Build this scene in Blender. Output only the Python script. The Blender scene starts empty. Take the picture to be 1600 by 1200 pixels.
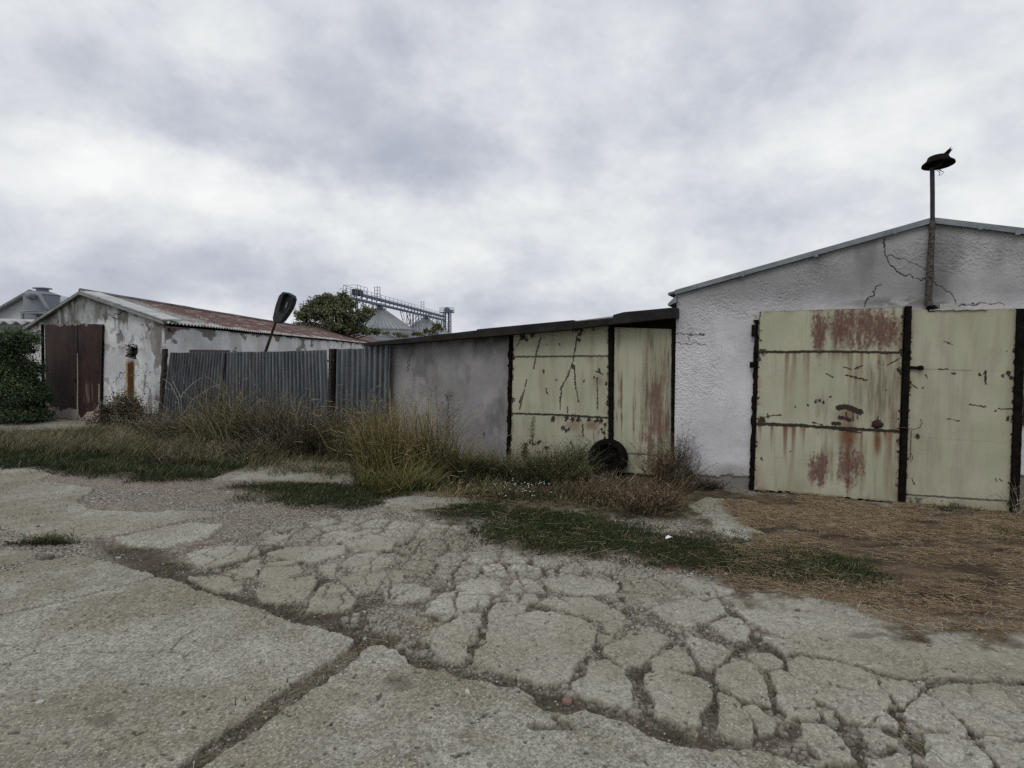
import bpy, math, random
import numpy as np
R = math.radians
rng = np.random.default_rng(7)
random.seed(7)
scene = bpy.context.scene
COL = scene.collection

# ------------------------------------------------------------------ camera
F, CX, CY, HOR, CAMH = 900.0, 800.0, 600.0, 552.0, 1.65
PITCH = math.atan((CY - HOR) / F)
cam_d = bpy.data.cameras.new("camera"); cam = bpy.data.objects.new("camera", cam_d); COL.objects.link(cam)
cam_d.sensor_width = 36.0; cam_d.lens = 36.0 * F / 1600.0
cam_d.clip_start = 0.05; cam_d.clip_end = 3000
cam.location = (0, 0, CAMH); cam.rotation_euler = (R(90) - PITCH, 0, 0)
scene.camera = cam

# ------------------------------------------------------------------ light
SUN_EL, SUN_AZ = 48.0, 205.0          # azimuth of the veiled sun, clockwise from +Y: behind the camera, to the left
sun_d = bpy.data.lights.new("sun", 'SUN'); sun = bpy.data.objects.new("sun", sun_d); COL.objects.link(sun)
sun_d.energy = 0.85; sun_d.angle = R(30); sun_d.color = (1.0, 0.95, 0.87)
sun.rotation_euler = (R(90 - SUN_EL), 0, R(-SUN_AZ + 180))
scene.view_settings.view_transform = 'Standard'; scene.view_settings.look = 'None'
scene.view_settings.exposure = 0.0; scene.view_settings.gamma = 1.0
scene.view_settings.use_curve_mapping = False
scene.cycles.max_bounces = 6; scene.cycles.use_denoising = False

# ------------------------------------------------------------------ projection helpers
cp, sp = math.cos(PITCH), math.sin(PITCH)
def ray(px, py):
    x = (np.asarray(px, float) - CX) / F; y = -(np.asarray(py, float) - CY) / F
    return np.stack([x, y * sp + cp + 0 * x, y * cp - sp + 0 * x], -1)
def G(px, py, z=0.0):
    r = ray(px, py); t = (z - CAMH) / r[..., 2]
    return np.array([0, 0, CAMH]) + r * t[..., None]
def AT(px, py, Y):
    r = ray(px, py); t = Y / r[..., 1]
    return np.array([0, 0, CAMH]) + r * np.asarray(t)[..., None]
def proj(P):
    P = np.asarray(P, float) - np.array([0, 0, CAMH])
    f = P[..., 1] * cp - P[..., 2] * sp; u = P[..., 1] * sp + P[..., 2] * cp
    f = np.maximum(f, 1e-3)
    return CX + F * P[..., 0] / f, CY - F * u / f

# ------------------------------------------------------------------ node helper
class N:
    def __init__(s, tree): s.t = tree; s.n = tree.nodes; s.l = tree.links
    def new(s, typ, **kw):
        n = s.n.new(typ)
        for k, v in kw.items():
            if k.startswith('i_'): s.put(n.inputs[k[2:].replace('_', ' ')], v)
            else: setattr(n, k, v)
        return n
    def put(s, sock, v):
        if isinstance(v, bpy.types.NodeSocket): s.l.new(v, sock)
        elif v is not None:
            if hasattr(sock, 'default_value'):
                if sock.type == 'RGBA' and len(v) == 3: v = (*v, 1)
                sock.default_value = v
    def math(s, op, a, b=None, c=None, clamp=False):
        n = s.n.new('ShaderNodeMath'); n.operation = op; n.use_clamp = clamp
        for i, v in enumerate((a, b, c)):
            if v is not None: s.put(n.inputs[i], v)
        return n.outputs[0]
    def vmath(s, op, a, b=None):
        n = s.n.new('ShaderNodeVectorMath'); n.operation = op
        s.put(n.inputs[0], a)
        if b is not None: s.put(n.inputs[1], b)
        return n.outputs['Value'] if op in ('LENGTH', 'DISTANCE', 'DOT_PRODUCT') else n.outputs['Vector']
    def mix(s, f, a, b, mode='MIX'):
        n = s.n.new('ShaderNodeMix'); n.data_type = 'RGBA'; n.blend_type = mode
        s.put(n.inputs[0], f); s.put(n.inputs[6], a); s.put(n.inputs[7], b); return n.outputs[2]
    def ramp(s, f, lo, hi, a=0.0, b=1.0, smooth=True):
        n = s.n.new('ShaderNodeMapRange'); n.interpolation_type = 'SMOOTHSTEP' if smooth else 'LINEAR'
        for i, v in enumerate((f, lo, hi, a, b)): s.put(n.inputs[i], v)
        return n.outputs[0]
    def noise(s, vec, scale, detail=4, rough=0.55, dist=0.0):
        n = s.n.new('ShaderNodeTexNoise'); s.put(n.inputs['Vector'], vec)
        n.inputs['Scale'].default_value = scale; n.inputs['Detail'].default_value = detail
        n.inputs['Roughness'].default_value = rough; n.inputs['Distortion'].default_value = dist
        return n.outputs['Fac']
    def voro(s, vec, scale, out='Color', feat='F1'):
        n = s.n.new('ShaderNodeTexVoronoi'); n.feature = feat; s.put(n.inputs['Vector'], vec)
        n.inputs['Scale'].default_value = scale; return n.outputs[out]
    def attr(s, name):
        n = s.n.new('ShaderNodeAttribute'); n.attribute_name = name; return n.outputs['Fac']
    def scaled(s, vec, v):
        return s.vmath('MULTIPLY', vec, v)

def material(name, build, rough=0.9, metal=0.0, spec=0.25):
    m = bpy.data.materials.new(name); m.use_nodes = True
    n = N(m.node_tree); b = m.node_tree.nodes['Principled BSDF']
    b.inputs['Roughness'].default_value = rough; b.inputs['Metallic'].default_value = metal
    b.inputs['Specular IOR Level'].default_value = spec
    pos = n.new('ShaderNodeTexCoord').outputs['Object']
    r = build(n, pos)
    col, bump, bs, rg = (list(r) + [None] * 4)[:4] if isinstance(r, (tuple, list)) else (r, None, None, None)
    n.put(b.inputs['Base Color'], col)
    if bump is not None:
        bn = n.new('ShaderNodeBump'); bn.inputs['Strength'].default_value = 0.6
        bn.inputs['Distance'].default_value = bs or 0.003
        n.put(bn.inputs['Height'], bump); n.l.new(bn.outputs[0], b.inputs['Normal'])
    if rg is not None: n.put(b.inputs['Roughness'], rg)
    return m
def speckle(c1, c2, scale=8, det=6, stretch=(1, 1, 1), bump=0.003):
    def f(n, p):
        q = n.scaled(p, stretch)
        a = n.noise(q, scale, det, 0.65)
        c = n.mix(n.ramp(a, 0.3, 0.7), (*c1, 1), (*c2, 1))
        return c, n.noise(q, scale * 6, 4, 0.6), bump
    return f

# ------------------------------------------------------------------ world: overcast sky
world = bpy.data.worlds.new("World"); scene.world = world; world.use_nodes = True
wn = N(world.node_tree); world.node_tree.nodes.clear()
tc = wn.new('ShaderNodeTexCoord').outputs['Generated']
sky = wn.new('ShaderNodeTexSky'); sky.sky_type = 'NISHITA'; sky.sun_disc = False
sky.sun_elevation = R(SUN_EL); sky.sun_rotation = R(SUN_AZ); sky.dust_density = 2.0
sepn = wn.new('ShaderNodeSeparateXYZ'); wn.put(sepn.inputs[0], tc)
den = wn.math('ADD', wn.math('MAXIMUM', sepn.outputs[2], 0.0), 0.13)
cmb = wn.new('ShaderNodeCombineXYZ')
wn.put(cmb.inputs[0], wn.math('DIVIDE', sepn.outputs[0], den)); wn.put(cmb.inputs[1], wn.math('DIVIDE', sepn.outputs[1], den))
cmb.inputs[2].default_value = 3.7
pl = cmb.outputs[0]
den2 = wn.math('ADD', wn.math('MAXIMUM', sepn.outputs[2], 0.0), 0.45)
cmb2 = wn.new('ShaderNodeCombineXYZ')
wn.put(cmb2.inputs[0], wn.math('DIVIDE', sepn.outputs[0], den2)); wn.put(cmb2.inputs[1], wn.math('DIVIDE', sepn.outputs[1], den2)); cmb2.inputs[2].default_value = 1.3
pl2 = cmb2.outputs[0]
big = wn.noise(pl, 0.55, 7, 0.52, 0.2)
fine = wn.noise(wn.vmath('ADD', wn.scaled(pl2, (1.0, 1.1, 1)), (4.1, 2.2, 0)), 2.7, 10, 0.57, 0.15)
wispy = wn.noise(wn.scaled(tc, (1.0, 1.0, 1.5)), 7.0, 10, 0.60, 0.1)
val = wn.math('ADD', wn.math('MULTIPLY', wn.math('SUBTRACT', big, 0.5), 1.0), wn.math('MULTIPLY', wn.math('SUBTRACT', fine, 0.5), 1.7))
val = wn.math('ADD', val, wn.math('MULTIPLY', wn.math('SUBTRACT', wispy, 0.5), 1.6))
# direction warped by noise so the cloud banks have torn edges
wc = wn.new('ShaderNodeTexNoise'); wn.put(wc.inputs['Vector'], tc); wc.inputs['Scale'].default_value = 3.5; wc.inputs['Detail'].default_value = 9; wc.inputs['Roughness'].default_value = 0.6
wdir = wn.vmath('ADD', tc, wn.scaled(wn.vmath('SUBTRACT', wc.outputs['Color'], (0.5, 0.5, 0.5)), (0.30, 0.30, 0.20)))
BANKS = [  # x, y, rx, ry, rotation(deg, screen ccw), amount: where cloud banks are dark (-) or thin and bright (+)
 (300,165,330,100,-18,-.55),(400,225,150,60,-20,-.45),(620,140,170,150,0,-.30),(600,245,150,50,10,-.30),(720,285,90,40,0,-.25),
 (80,60,260,90,-10,-.12),(1130,50,150,150,0,-.38),(1380,60,260,90,20,-.20),(210,330,300,42,-8,-.30),(80,470,420,60,0,-.50),
 (380,450,260,45,0,-.32),(760,490,240,40,0,-.35),(1120,335,220,30,5,-.18),(950,200,120,60,30,-.12),(1500,240,160,50,20,-.12),
 (60,190,220,75,-28,.48),(260,255,230,60,-15,.50),(420,325,230,60,0,.42),(690,340,230,70,5,.34),(50,265,200,50,0,.2),
 (870,70,150,110,0,.22),(1300,150,260,70,22,.22),(1080,290,280,50,12,.24),(870,400,330,45,3,.18),(1560,310,160,40,12,.2),(30,20,150,60,0,.1)]
for (bx, by, rx, ry, rot, amt) in BANKS:
    d = ray(bx, by); d = d / np.linalg.norm(d)
    right = np.array([1.0, 0, 0]) - d * d[0]; right /= np.linalg.norm(right); up = np.cross(right, d)
    c_, s_ = math.cos(R(rot)), math.sin(R(rot))
    e1 = right * c_ + up * s_; e2 = -right * s_ + up * c_
    k = d[1]
    dif = wn.vmath('SUBTRACT', wdir, tuple(d))
    a = wn.math('DIVIDE', wn.vmath('DOT_PRODUCT', dif, tuple(e1)), rx / F * k)
    b = wn.math('DIVIDE', wn.vmath('DOT_PRODUCT', dif, tuple(e2)), ry / F * k)
    q = wn.math('ADD', wn.math('MULTIPLY', a, a), wn.math('MULTIPLY', b, b))
    g = wn.math('POWER', 2.718, wn.math('MULTIPLY', q, -0.9))
    val = wn.math('ADD', val, wn.math('MULTIPLY', g, amt * (.85 if amt < 0 else .85)))
cr = wn.new('ShaderNodeValToRGB'); wn.put(cr.inputs[0], wn.ramp(val, -0.95, 0.78, 0, 1, smooth=False))
el = cr.color_ramp.elements
el[0].position = 0.0; el[0].color = (0.45, 0.48, 0.565, 1)
el[1].position = 1.0; el[1].color = (0.97, 0.985, 0.97, 1)
for p_, c_ in ((0.28, (0.565, 0.59, 0.66)), (0.5, (0.70, 0.725, 0.775)), (0.72, (0.84, 0.86, 0.87))):
    e = el.new(p_); e.color = (*c_, 1)
bgS = wn.new('ShaderNodeBackground'); wn.put(bgS.inputs[0], sky.outputs[0]); bgS.inputs[1].default_value = 0.08
bgC = wn.new('ShaderNodeBackground'); wn.put(bgC.inputs[0], cr.outputs[0]); bgC.inputs[1].default_value = 1.0
mx = wn.new('ShaderNodeMixShader'); mx.inputs[0].default_value = 0.96
wn.l.new(bgS.outputs[0], mx.inputs[1]); wn.l.new(bgC.outputs[0], mx.inputs[2])
wo = wn.new('ShaderNodeOutputWorld'); wn.l.new(mx.outputs[0], wo.inputs[0])

# ------------------------------------------------------------------ numpy noise
def _h(ix, iy, seed):
    h = (ix.astype(np.int64) * 374761393 + iy.astype(np.int64) * 668265263 + seed * 974634777) & 0xffffffff
    h = ((h ^ (h >> 13)) * 1274126177) & 0xffffffff
    return ((h ^ (h >> 16)) & 0xffff) / 65535.0
def vn(x, y, seed=0):
    x = np.asarray(x, float); y = np.asarray(y, float)
    ix = np.floor(x); iy = np.floor(y); fx = x - ix; fy = y - iy
    fx = fx * fx * (3 - 2 * fx); fy = fy * fy * (3 - 2 * fy)
    a = _h(ix, iy, seed); b = _h(ix + 1, iy, seed); c = _h(ix, iy + 1, seed); d = _h(ix + 1, iy + 1, seed)
    return (a * (1 - fx) + b * fx) * (1 - fy) + (c * (1 - fx) + d * fx) * fy
def fbm(x, y, seed=0, o=4, g=0.5):
    s = 0; a = 1; t = 0
    for i in range(o):
        s = s + a * vn(x * 2 ** i + 13.7 * i, y * 2 ** i - 7.1 * i, seed + i); t += a; a *= g
    return s / t
def ss(x, a, b):
    t = np.clip((x - a) / (b - a), 0, 1); return t * t * (3 - 2 * t)
def seg_dist(x, y, pts):
    d = np.full(np.shape(x), 1e9)
    for (x0, y0), (x1, y1) in zip(pts[:-1], pts[1:]):
        dx, dy = x1 - x0, y1 - y0; L = dx * dx + dy * dy + 1e-12
        t = np.clip(((x - x0) * dx + (y - y0) * dy) / L, 0, 1)
        d = np.minimum(d, np.hypot(x - x0 - t * dx, y - y0 - t * dy))
    return d
def poly_sd(x, y, pts):           # signed distance, positive inside
    pts = [tuple(p) for p in pts]; cl = pts + [pts[0]]
    d = seg_dist(x, y, cl); ins = np.zeros(np.shape(x), bool)
    for (x0, y0), (x1, y1) in zip(cl[:-1], cl[1:]):
        if y0 == y1: continue
        c = ((y0 > y) != (y1 > y)) & (x < (x1 - x0) * (y - y0) / (y1 - y0) + x0)
        ins ^= c
    return np.where(ins, d, -d)
def voronoi2(x, y, seed):          # returns edge distance (F2-F1) and a cell id value
    ix = np.floor(x); iy = np.floor(y); f1 = np.full(x.shape, 9.0); f2 = f1.copy(); idv = np.zeros(x.shape)
    for dx in (-1, 0, 1):
        for dy in (-1, 0, 1):
            cx = ix + dx; cy = iy + dy
            d = np.hypot(cx + .15 + .7 * _h(cx, cy, seed) - x, cy + .15 + .7 * _h(cx, cy, seed + 9) - y)
            n1 = d < f1
            f2 = np.where(n1, f1, np.minimum(f2, d)); idv = np.where(n1, _h(cx, cy, seed + 31), idv); f1 = np.where(n1, d, f1)
    return f2 - f1, idv

# ------------------------------------------------------------------ object helpers
ORG = {}
def thing(name, label, cat, loc, group=None):
    o = bpy.data.objects.new(name, None); COL.objects.link(o); o.location = loc; ORG[o.name] = np.array(loc, float)
    o.empty_display_size = 0.2; o['label'] = label; o['category'] = cat
    if group: o['group'] = group
    return o
def tag(o, label=None, cat=None, group=None, kind=None):
    if label: o['label'] = label
    if cat: o['category'] = cat
    if group: o['group'] = group
    if kind: o['kind'] = kind
    return o
def mk(name, V, Fs, mat, parent=None, attrs=None, smooth=False):
    """one mesh object from world-space verts; Fs = list of (n,k) int arrays"""
    V = np.asarray(V, float).reshape(-1, 3)
    if parent is not None: base = ORG[parent.name]
    else: base = np.array([V[:, 0].mean(), V[:, 1].mean(), V[:, 2].min()]) if len(V) else np.zeros(3)
    me = bpy.data.meshes.new(name)
    Fs = [np.asarray(f, np.int32) for f in Fs if len(f)]
    me.vertices.add(len(V)); me.vertices.foreach_set('co', (V - base).astype(np.float32).ravel())
    loops = np.concatenate([f.ravel() for f in Fs]); tot = np.concatenate([np.full(len(f), f.shape[1]) for f in Fs])
    me.loops.add(len(loops)); me.loops.foreach_set('vertex_index', loops.astype(np.int32))
    me.polygons.add(len(tot)); st = np.concatenate([[0], np.cumsum(tot)[:-1]])
    me.polygons.foreach_set('loop_start', st.astype(np.int32)); me.polygons.foreach_set('loop_total', tot.astype(np.int32))
    me.polygons.foreach_set('use_smooth', np.full(len(tot), smooth))
    me.update(calc_edges=True); me.validate()
    for k, v in (attrs or {}).items():
        a = me.attributes.new(k, 'FLOAT', 'POINT'); a.data.foreach_set('value', np.asarray(v, np.float32).ravel())
    me.materials.append(mat)
    o = bpy.data.objects.new(name, me); COL.objects.link(o)
    if parent is not None: o.parent = parent; ORG[o.name] = base
    else: o.location = base; ORG[o.name] = base
    return o
class MB:
    def __init__(s): s.v = []; s.q = []; s.t = []; s.n = 0; s.a = []
    def add(s, V, Q=(), T=(), a=None):
        V = np.asarray(V, float).reshape(-1, 3)
        if len(Q): s.q.append(np.asarray(Q) + s.n)
        if len(T): s.t.append(np.asarray(T) + s.n)
        s.v.append(V); s.n += len(V); s.a.append(np.full(len(V), 0.0) if a is None else np.broadcast_to(a, (len(V),)))
    def box(s, o, ux, uy, uz, a=None):     # corner + three edge vectors
        o, ux, uy, uz = [np.asarray(q, float) for q in (o, ux, uy, uz)]
        V = [o, o + ux, o + ux + uy, o + uy, o + uz, o + ux + uz, o + ux + uy + uz, o + uy + uz]
        s.add(V, [(0, 3, 2, 1), (4, 5, 6, 7), (0, 1, 5, 4), (1, 2, 6, 5), (2, 3, 7, 6), (3, 0, 4, 7)], a=a)
    def bar(s, p, q, w, h=None, up=(0, 0, 1)):
        p = np.asarray(p, float); q = np.asarray(q, float); h = h or w
        d = q - p; L = np.linalg.norm(d); d = d / L; up = np.asarray(up, float)
        if abs(d @ up) > 0.95: up = np.array([0, 1.0, 0])
        r = np.cross(d, up); r /= np.linalg.norm(r); u = np.cross(r, d)
        s.box(p - r * w / 2 - u * h / 2, d * L, r * w, u * h)
    def tube(s, pts, rad, n=8, cap=True, a=None):
        pts = np.asarray(pts, float); rad = np.broadcast_to(rad, (len(pts),))
        V = []; 
        for i, p in enumerate(pts):
            d = pts[min(i + 1, len(pts) - 1)] - pts[max(i - 1, 0)]; d = d / (np.linalg.norm(d) + 1e-9)
            up = np.array([0, 0, 1.0]) if abs(d[2]) < 0.9 else np.array([0, 1.0, 0])
            r = np.cross(d, up); r /= np.linalg.norm(r); u = np.cross(r, d)
            t = np.arange(n) * 2 * np.pi / n
            V.append(p + rad[i] * (np.cos(t)[:, None] * r + np.sin(t)[:, None] * u))
        V = np.concatenate(V); Q = []
        for i in range(len(pts) - 1):
            for j in range(n): Q.append((i * n + j, i * n + (j + 1) % n, (i + 1) * n + (j + 1) % n, (i + 1) * n + j))
        T = []
        if cap:
            V = np.vstack([V, pts[0], pts[-1]]); c0 = len(V) - 2; m = (len(pts) - 1) * n
            for j in range(n): T += [(c0, (j + 1) % n, j), (c0 + 1, m + j, m + (j + 1) % n)]
        s.add(V, Q, T, a)
    def lathe(s, c, prof, n=32, axis=None, a=None):      # prof: (r, z) pairs; axis: 3x3 rows x,y,z
        A = np.eye(3) if axis is None else np.asarray(axis, float)
        t = np.arange(n) * 2 * np.pi / n; V = []
        for r, z in prof: V.append(np.stack([r * np.cos(t), r * np.sin(t), np.full(n, z)], -1) @ A + np.asarray(c, float))
        V = np.concatenate(V); Q = [(i * n + j, i * n + (j + 1) % n, (i + 1) * n + (j + 1) % n, (i + 1) * n + j) for i in range(len(prof) - 1) for j in range(n)]
        s.add(V, Q, a=a)
    def poly_prism(s, P, thick):          # planar polygon list of 3D pts extruded by vector
        P = np.asarray(P, float); n = len(P); V = np.vstack([P, P + np.asarray(thick, float)])
        T = []; 
        for i in range(1, n - 1): T += [(0, i, i + 1), (n, n + i + 1, n + i)]
        Q = [(i, i + n, (i + 1) % n + n, (i + 1) % n) for i in range(n)]
        s.add(V, Q, T)
    def build(s, name, mat, parent=None, smooth=False, attr=None):
        V = np.concatenate(s.v); Fs = []
        if s.q: Fs.append(np.concatenate(s.q))
        if s.t: Fs.append(np.concatenate(s.t))
        return mk(name, V, Fs, mat, parent, {attr: np.concatenate(s.a)} if attr else None, smooth)
def grid_faces(nr, nc):
    i = np.arange(nr - 1)[:, None] * nc + np.arange(nc - 1)[None]; i = i.ravel()
    return np.stack([i, i + 1, i + nc + 1, i + nc], -1)

# ================================================================== GROUND
def PG(pts): return [tuple(G(x, y)[:2]) for x, y in pts]
STONES = [
 [(765,972),(820,962),(845,960),(875,962),(900,970),(925,977),(931,985),(927,1010),(907,1035),(895,1050),(892,1065),(855,1073),(825,1066),(785,1055),(762,1047),(740,1043),(745,1025),(760,1008),(763,990)],
 [(720,962),(750,960),(752,975),(735,995),(725,1005),(705,1008),(688,1010),(672,1000),(675,988),(700,977),(712,970)],
 [(675,1010),(688,1013),(708,1008),(727,1010),(730,1023),(727,1037),(715,1039),(692,1036),(682,1025)],
 [(685,935),(710,927),(740,927),(762,932),(764,945),(735,952),(707,960),(675,961),(662,960),(675,947)],
 [(762,957),(775,946),(797,944),(822,952),(820,959),(790,965),(765,971)],
 [(792,936),(807,931),(835,931),(837,940),(822,947),(810,948)],
 [(735,907),(775,910),(787,922),(785,931),(755,930),(725,924),(712,920)],
 [(805,910),(825,907),(847,917),(850,926),(825,930),(802,927),(800,917)],
 [(850,907),(887,901),(950,912),(965,919),(960,927),(935,932),(895,932),(862,922)],
 [(842,945),(862,936),(925,937),(950,950),(975,965),(945,972),(912,967),(875,953)],
 [(600,925),(622,915),(650,915),(675,925),(672,932),(650,940),(615,945),(600,942)],
 [(945,975),(975,967),(970,985),(955,992),(942,985)],
 [(935,995),(957,998),(950,1007),(935,1007)],
 [(987,992),(1017,985),(1045,1000),(1025,1020),(1007,1040),(975,1045),(945,1022),(942,1017)],
 [(930,1037),(950,1035),(970,1047),(982,1070),(985,1107),(950,1105),(915,1092),(900,1085),(893,1075),(915,1060)],
 [(1006,1057),(1025,1051),(1055,1055),(1100,1067),(1112,1080),(1110,1097),(1095,1120),(1090,1140),(1065,1135),(1030,1122),(1022,1095),(1007,1075)],
 [(1025,1030),(1055,1012),(1065,1017),(1092,1047),(1090,1052),(1050,1052),(1020,1049)],
 [(1072,1002),(1085,999),(1125,1010),(1140,1020),(1115,1050),(1100,1047),(1085,1025)],
 [(1120,1062),(1142,1032),(1175,1040),(1195,1075),(1202,1107),(1170,1100),(1130,1080)],
 [(1122,1090),(1150,1097),(1165,1120),(1177,1150),(1175,1162),(1140,1155),(1122,1145),(1125,1115)],
 [(1165,1112),(1182,1110),(1207,1132),(1210,1145),(1190,1150),(1175,1130)],
 [(1167,1027),(1200,1025),(1220,1037),(1217,1050),(1190,1047)],
 [(1205,1055),(1225,1052),(1250,1070),(1275,1097),(1275,1122),(1250,1127),(1230,1122),(1215,1097)],
 [(1017,952),(1055,945),(1100,932),(1125,942),(1130,960),(1107,972),(1075,980),(1040,972)],
 [(1000,940),(1015,937),(1030,947),(1007,952)],
 [(1060,915),(1080,907),(1117,927),(1075,927)],
 [(1112,915),(1125,912),(1160,927),(1140,940)],
 [(1112,980),(1137,967),(1160,972),(1172,985),(1167,1005),(1140,1000)],
 [(1195,1000),(1237,1005),(1255,1020),(1225,1025)],
 [(1145,940),(1180,930),(1235,932),(1330,945),(1430,978),(1600,985),(2600,990),(2600,1085),(1600,1067),(1515,1063),(1490,1060),(1440,1060),(1410,1061),(1380,1055),(1340,1042),(1300,1032),(1255,1022),(1235,1003),(1200,990),(1185,980),(1165,968),(1150,955)],
 [(1228,1032),(1257,1032),(1300,1040),(1340,1050),(1360,1060),(1380,1087),(1382,1112),(1360,1135),(1325,1132),(1305,1115),(1275,1095),(1237,1057)],
 [(1372,1064),(1412,1070),(1435,1085),(1410,1105),(1400,1105),(1382,1084)],
 [(1445,1090),(1465,1100),(1512,1150),(1505,1157),(1462,1140),(1445,1142),(1405,1120)],
 [(1450,1085),(1490,1070),(1600,1075),(2600,1110),(2600,1220),(1600,1162),(1575,1162),(1525,1147),(1495,1125),(1467,1097)],
 [(1417,1067),(1440,1065),(1442,1075),(1432,1078)],
 [(1372,1122),(1387,1120),(1407,1137),(1400,1142),(1375,1135)],
 [(1447,1155),(1487,1152),(1525,1172),(1560,1225),(1570,1260),(1460,1260)],
 [(1535,1165),(1550,1159),(1600,1170),(2600,1240),(2900,1500),(1600,1290),(1550,1190)],
 [(1250,1137),(1295,1140),(1325,1170),(1340,1195),(1300,1200),(1260,1165)],
 [(1347,1147),(1375,1147),(1407,1165),(1375,1177),(1360,1172)],
 [(1282,1112),(1302,1120),(1300,1127),(1287,1122)],
 [(1355,1190),(1420,1187),(1440,1230),(1370,1250)],
 [(297,867),(335,857),(400,855),(405,865),(360,880),(317,890),(297,880)],
 [(350,897),(400,875),(410,882),(400,902),(370,905)],
 [(410,900),(415,890),(470,887),(475,895),(435,912),(410,917)],
 [(415,882),(460,877),(465,880),(435,887)],
 [(400,927),(435,910),(492,902),(497,912),(480,935),(472,942),(435,945),(407,940)],
 [(510,915),(530,912),(557,940),(550,952),(530,957),(480,957),(485,945),(497,927)],
 [(527,905),(560,897),(630,897),(632,907),(605,920),(560,930),(540,915)],
 [(415,867),(450,857),(535,855),(537,865),(490,880),(450,875)],
 [(500,842),(530,830),(560,835),(555,842),(525,850)],
 [(557,850),(580,837),(620,847),(610,862),(567,860)],
 [(535,887),(550,870),(585,865),(602,877),(592,890),(555,895)],
 [(410,850),(430,835),(450,840),(445,852)],
 [(292,905),(345,902),(380,915),(375,927),(342,927)],
 [(500,885),(525,882),(522,902),(505,900)],
]
SLABS = [
 [(-500,1010),(0,900),(60,880),(130,872),(165,880),(215,893),(260,907),(290,915),(330,932),(375,945),(432,965),(460,975),(500,985),(530,992),(555,1003),(540,1020),(500,1045),(482,1057),(440,1085),(400,1113),(350,1150),(300,1185),(250,1230),(100,1420),(-1100,3000),(-3000,3000),(-1500,1100)],
 [(572,1014),(595,1012),(620,1020),(635,1035),(650,1048),(695,1050),(720,1065),(755,1069),(780,1075),(815,1080),(840,1100),(857,1115),(867,1120),(895,1123),(917,1112),(950,1125),(980,1135),(992,1137),(1025,1157),(1060,1170),(1115,1177),(1175,1176),(1237,1192),(1330,1240),(1700,1420),(3000,3000),(-980,3000),(195,1420),(308,1212),(358,1172),(416,1135),(448,1112),(500,1074),(528,1052),(556,1032)],
 [(-700,720),(0,733),(50,733),(80,742),(60,752),(150,764),(120,785),(140,798),(245,803),(270,799),(325,801),(345,806),(280,818),(230,828),(172,840),(140,842),(100,843),(60,842),(30,832),(0,823),(-700,760)],
 [(178,843),(245,828),(300,818),(350,822),(325,842),(260,857),(210,855),(188,850)],
 [(320,750),(380,735),(450,725),(540,723),(560,732),(555,752),(500,755),(400,750),(350,752)],
 [(-500,664),(0,661),(80,655),(138,659),(130,670),(90,680),(0,676),(-500,680)],
 [(1075,792),(1102,778),(1130,781),(1145,795),(1148,805),(1185,812),(1172,825),(1200,838),(1225,851),(1190,850),(1150,842),(1115,830),(1112,812),(1085,802)],
 [(1000,820),(1035,817),(1062,826),(1040,834),(1005,832)],
 [(-500,905),(0,889),(55,876),(62,868),(40,862),(-500,880)],
 [(600,783),(640,776),(735,780),(700,795),(640,800)],
 [(1210,770),(1350,790),(1600,820),(1600,800),(1400,778),(1230,760)],
]
CRACKS = [
 [(-100,990),(0,966),(40,957),(90,945),(130,934),(175,922),(215,912),(245,903)],
 [(0,766),(50,757),(110,748),(135,742)], [(0,782),(60,781),(100,773),(170,768)], [(60,752),(20,757),(-40,760)],
 [(0,812),(50,806),(100,800)], [(1390,1062),(1460,1068),(1600,1069)],
 [(830,1141),(870,1143),(890,1141),(868,1128)], [(1100,940),(1150,930)],
]
DIRT = [[(1110,770),(1180,768),(1400,792),(1577,806),(1700,820),(2200,900),(2300,1010),(1700,996),(1600,992),(1430,990),(1330,952),(1235,930),(1160,925),(1100,905),(1060,892),(1000,880),(1100,860),(1200,858),(1160,815),(1130,790)]]
SOIL = [[(-900,668),(0,678),(120,672),(150,655),(250,664),(600,700),(800,722),(1060,752),(1175,768),(1180,800),(1110,812),(1060,815),(1000,815),(930,802),(860,800),(760,800),(700,778),(640,772),(570,780),(520,797),(460,798),(380,772),(345,760),(420,756),(560,757),(565,730),(450,722),(380,732),(330,748),(280,750),(215,756),(150,738),(0,730),(-900,735)],
 [(650,795),(740,786),(860,792),(900,800),(1000,828),(1100,838),(1250,860),(1350,885),(1430,915),(1420,932),(1330,930),(1200,915),(1050,890),(900,872),(820,865),(760,838),(750,815),(690,808)]]
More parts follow.
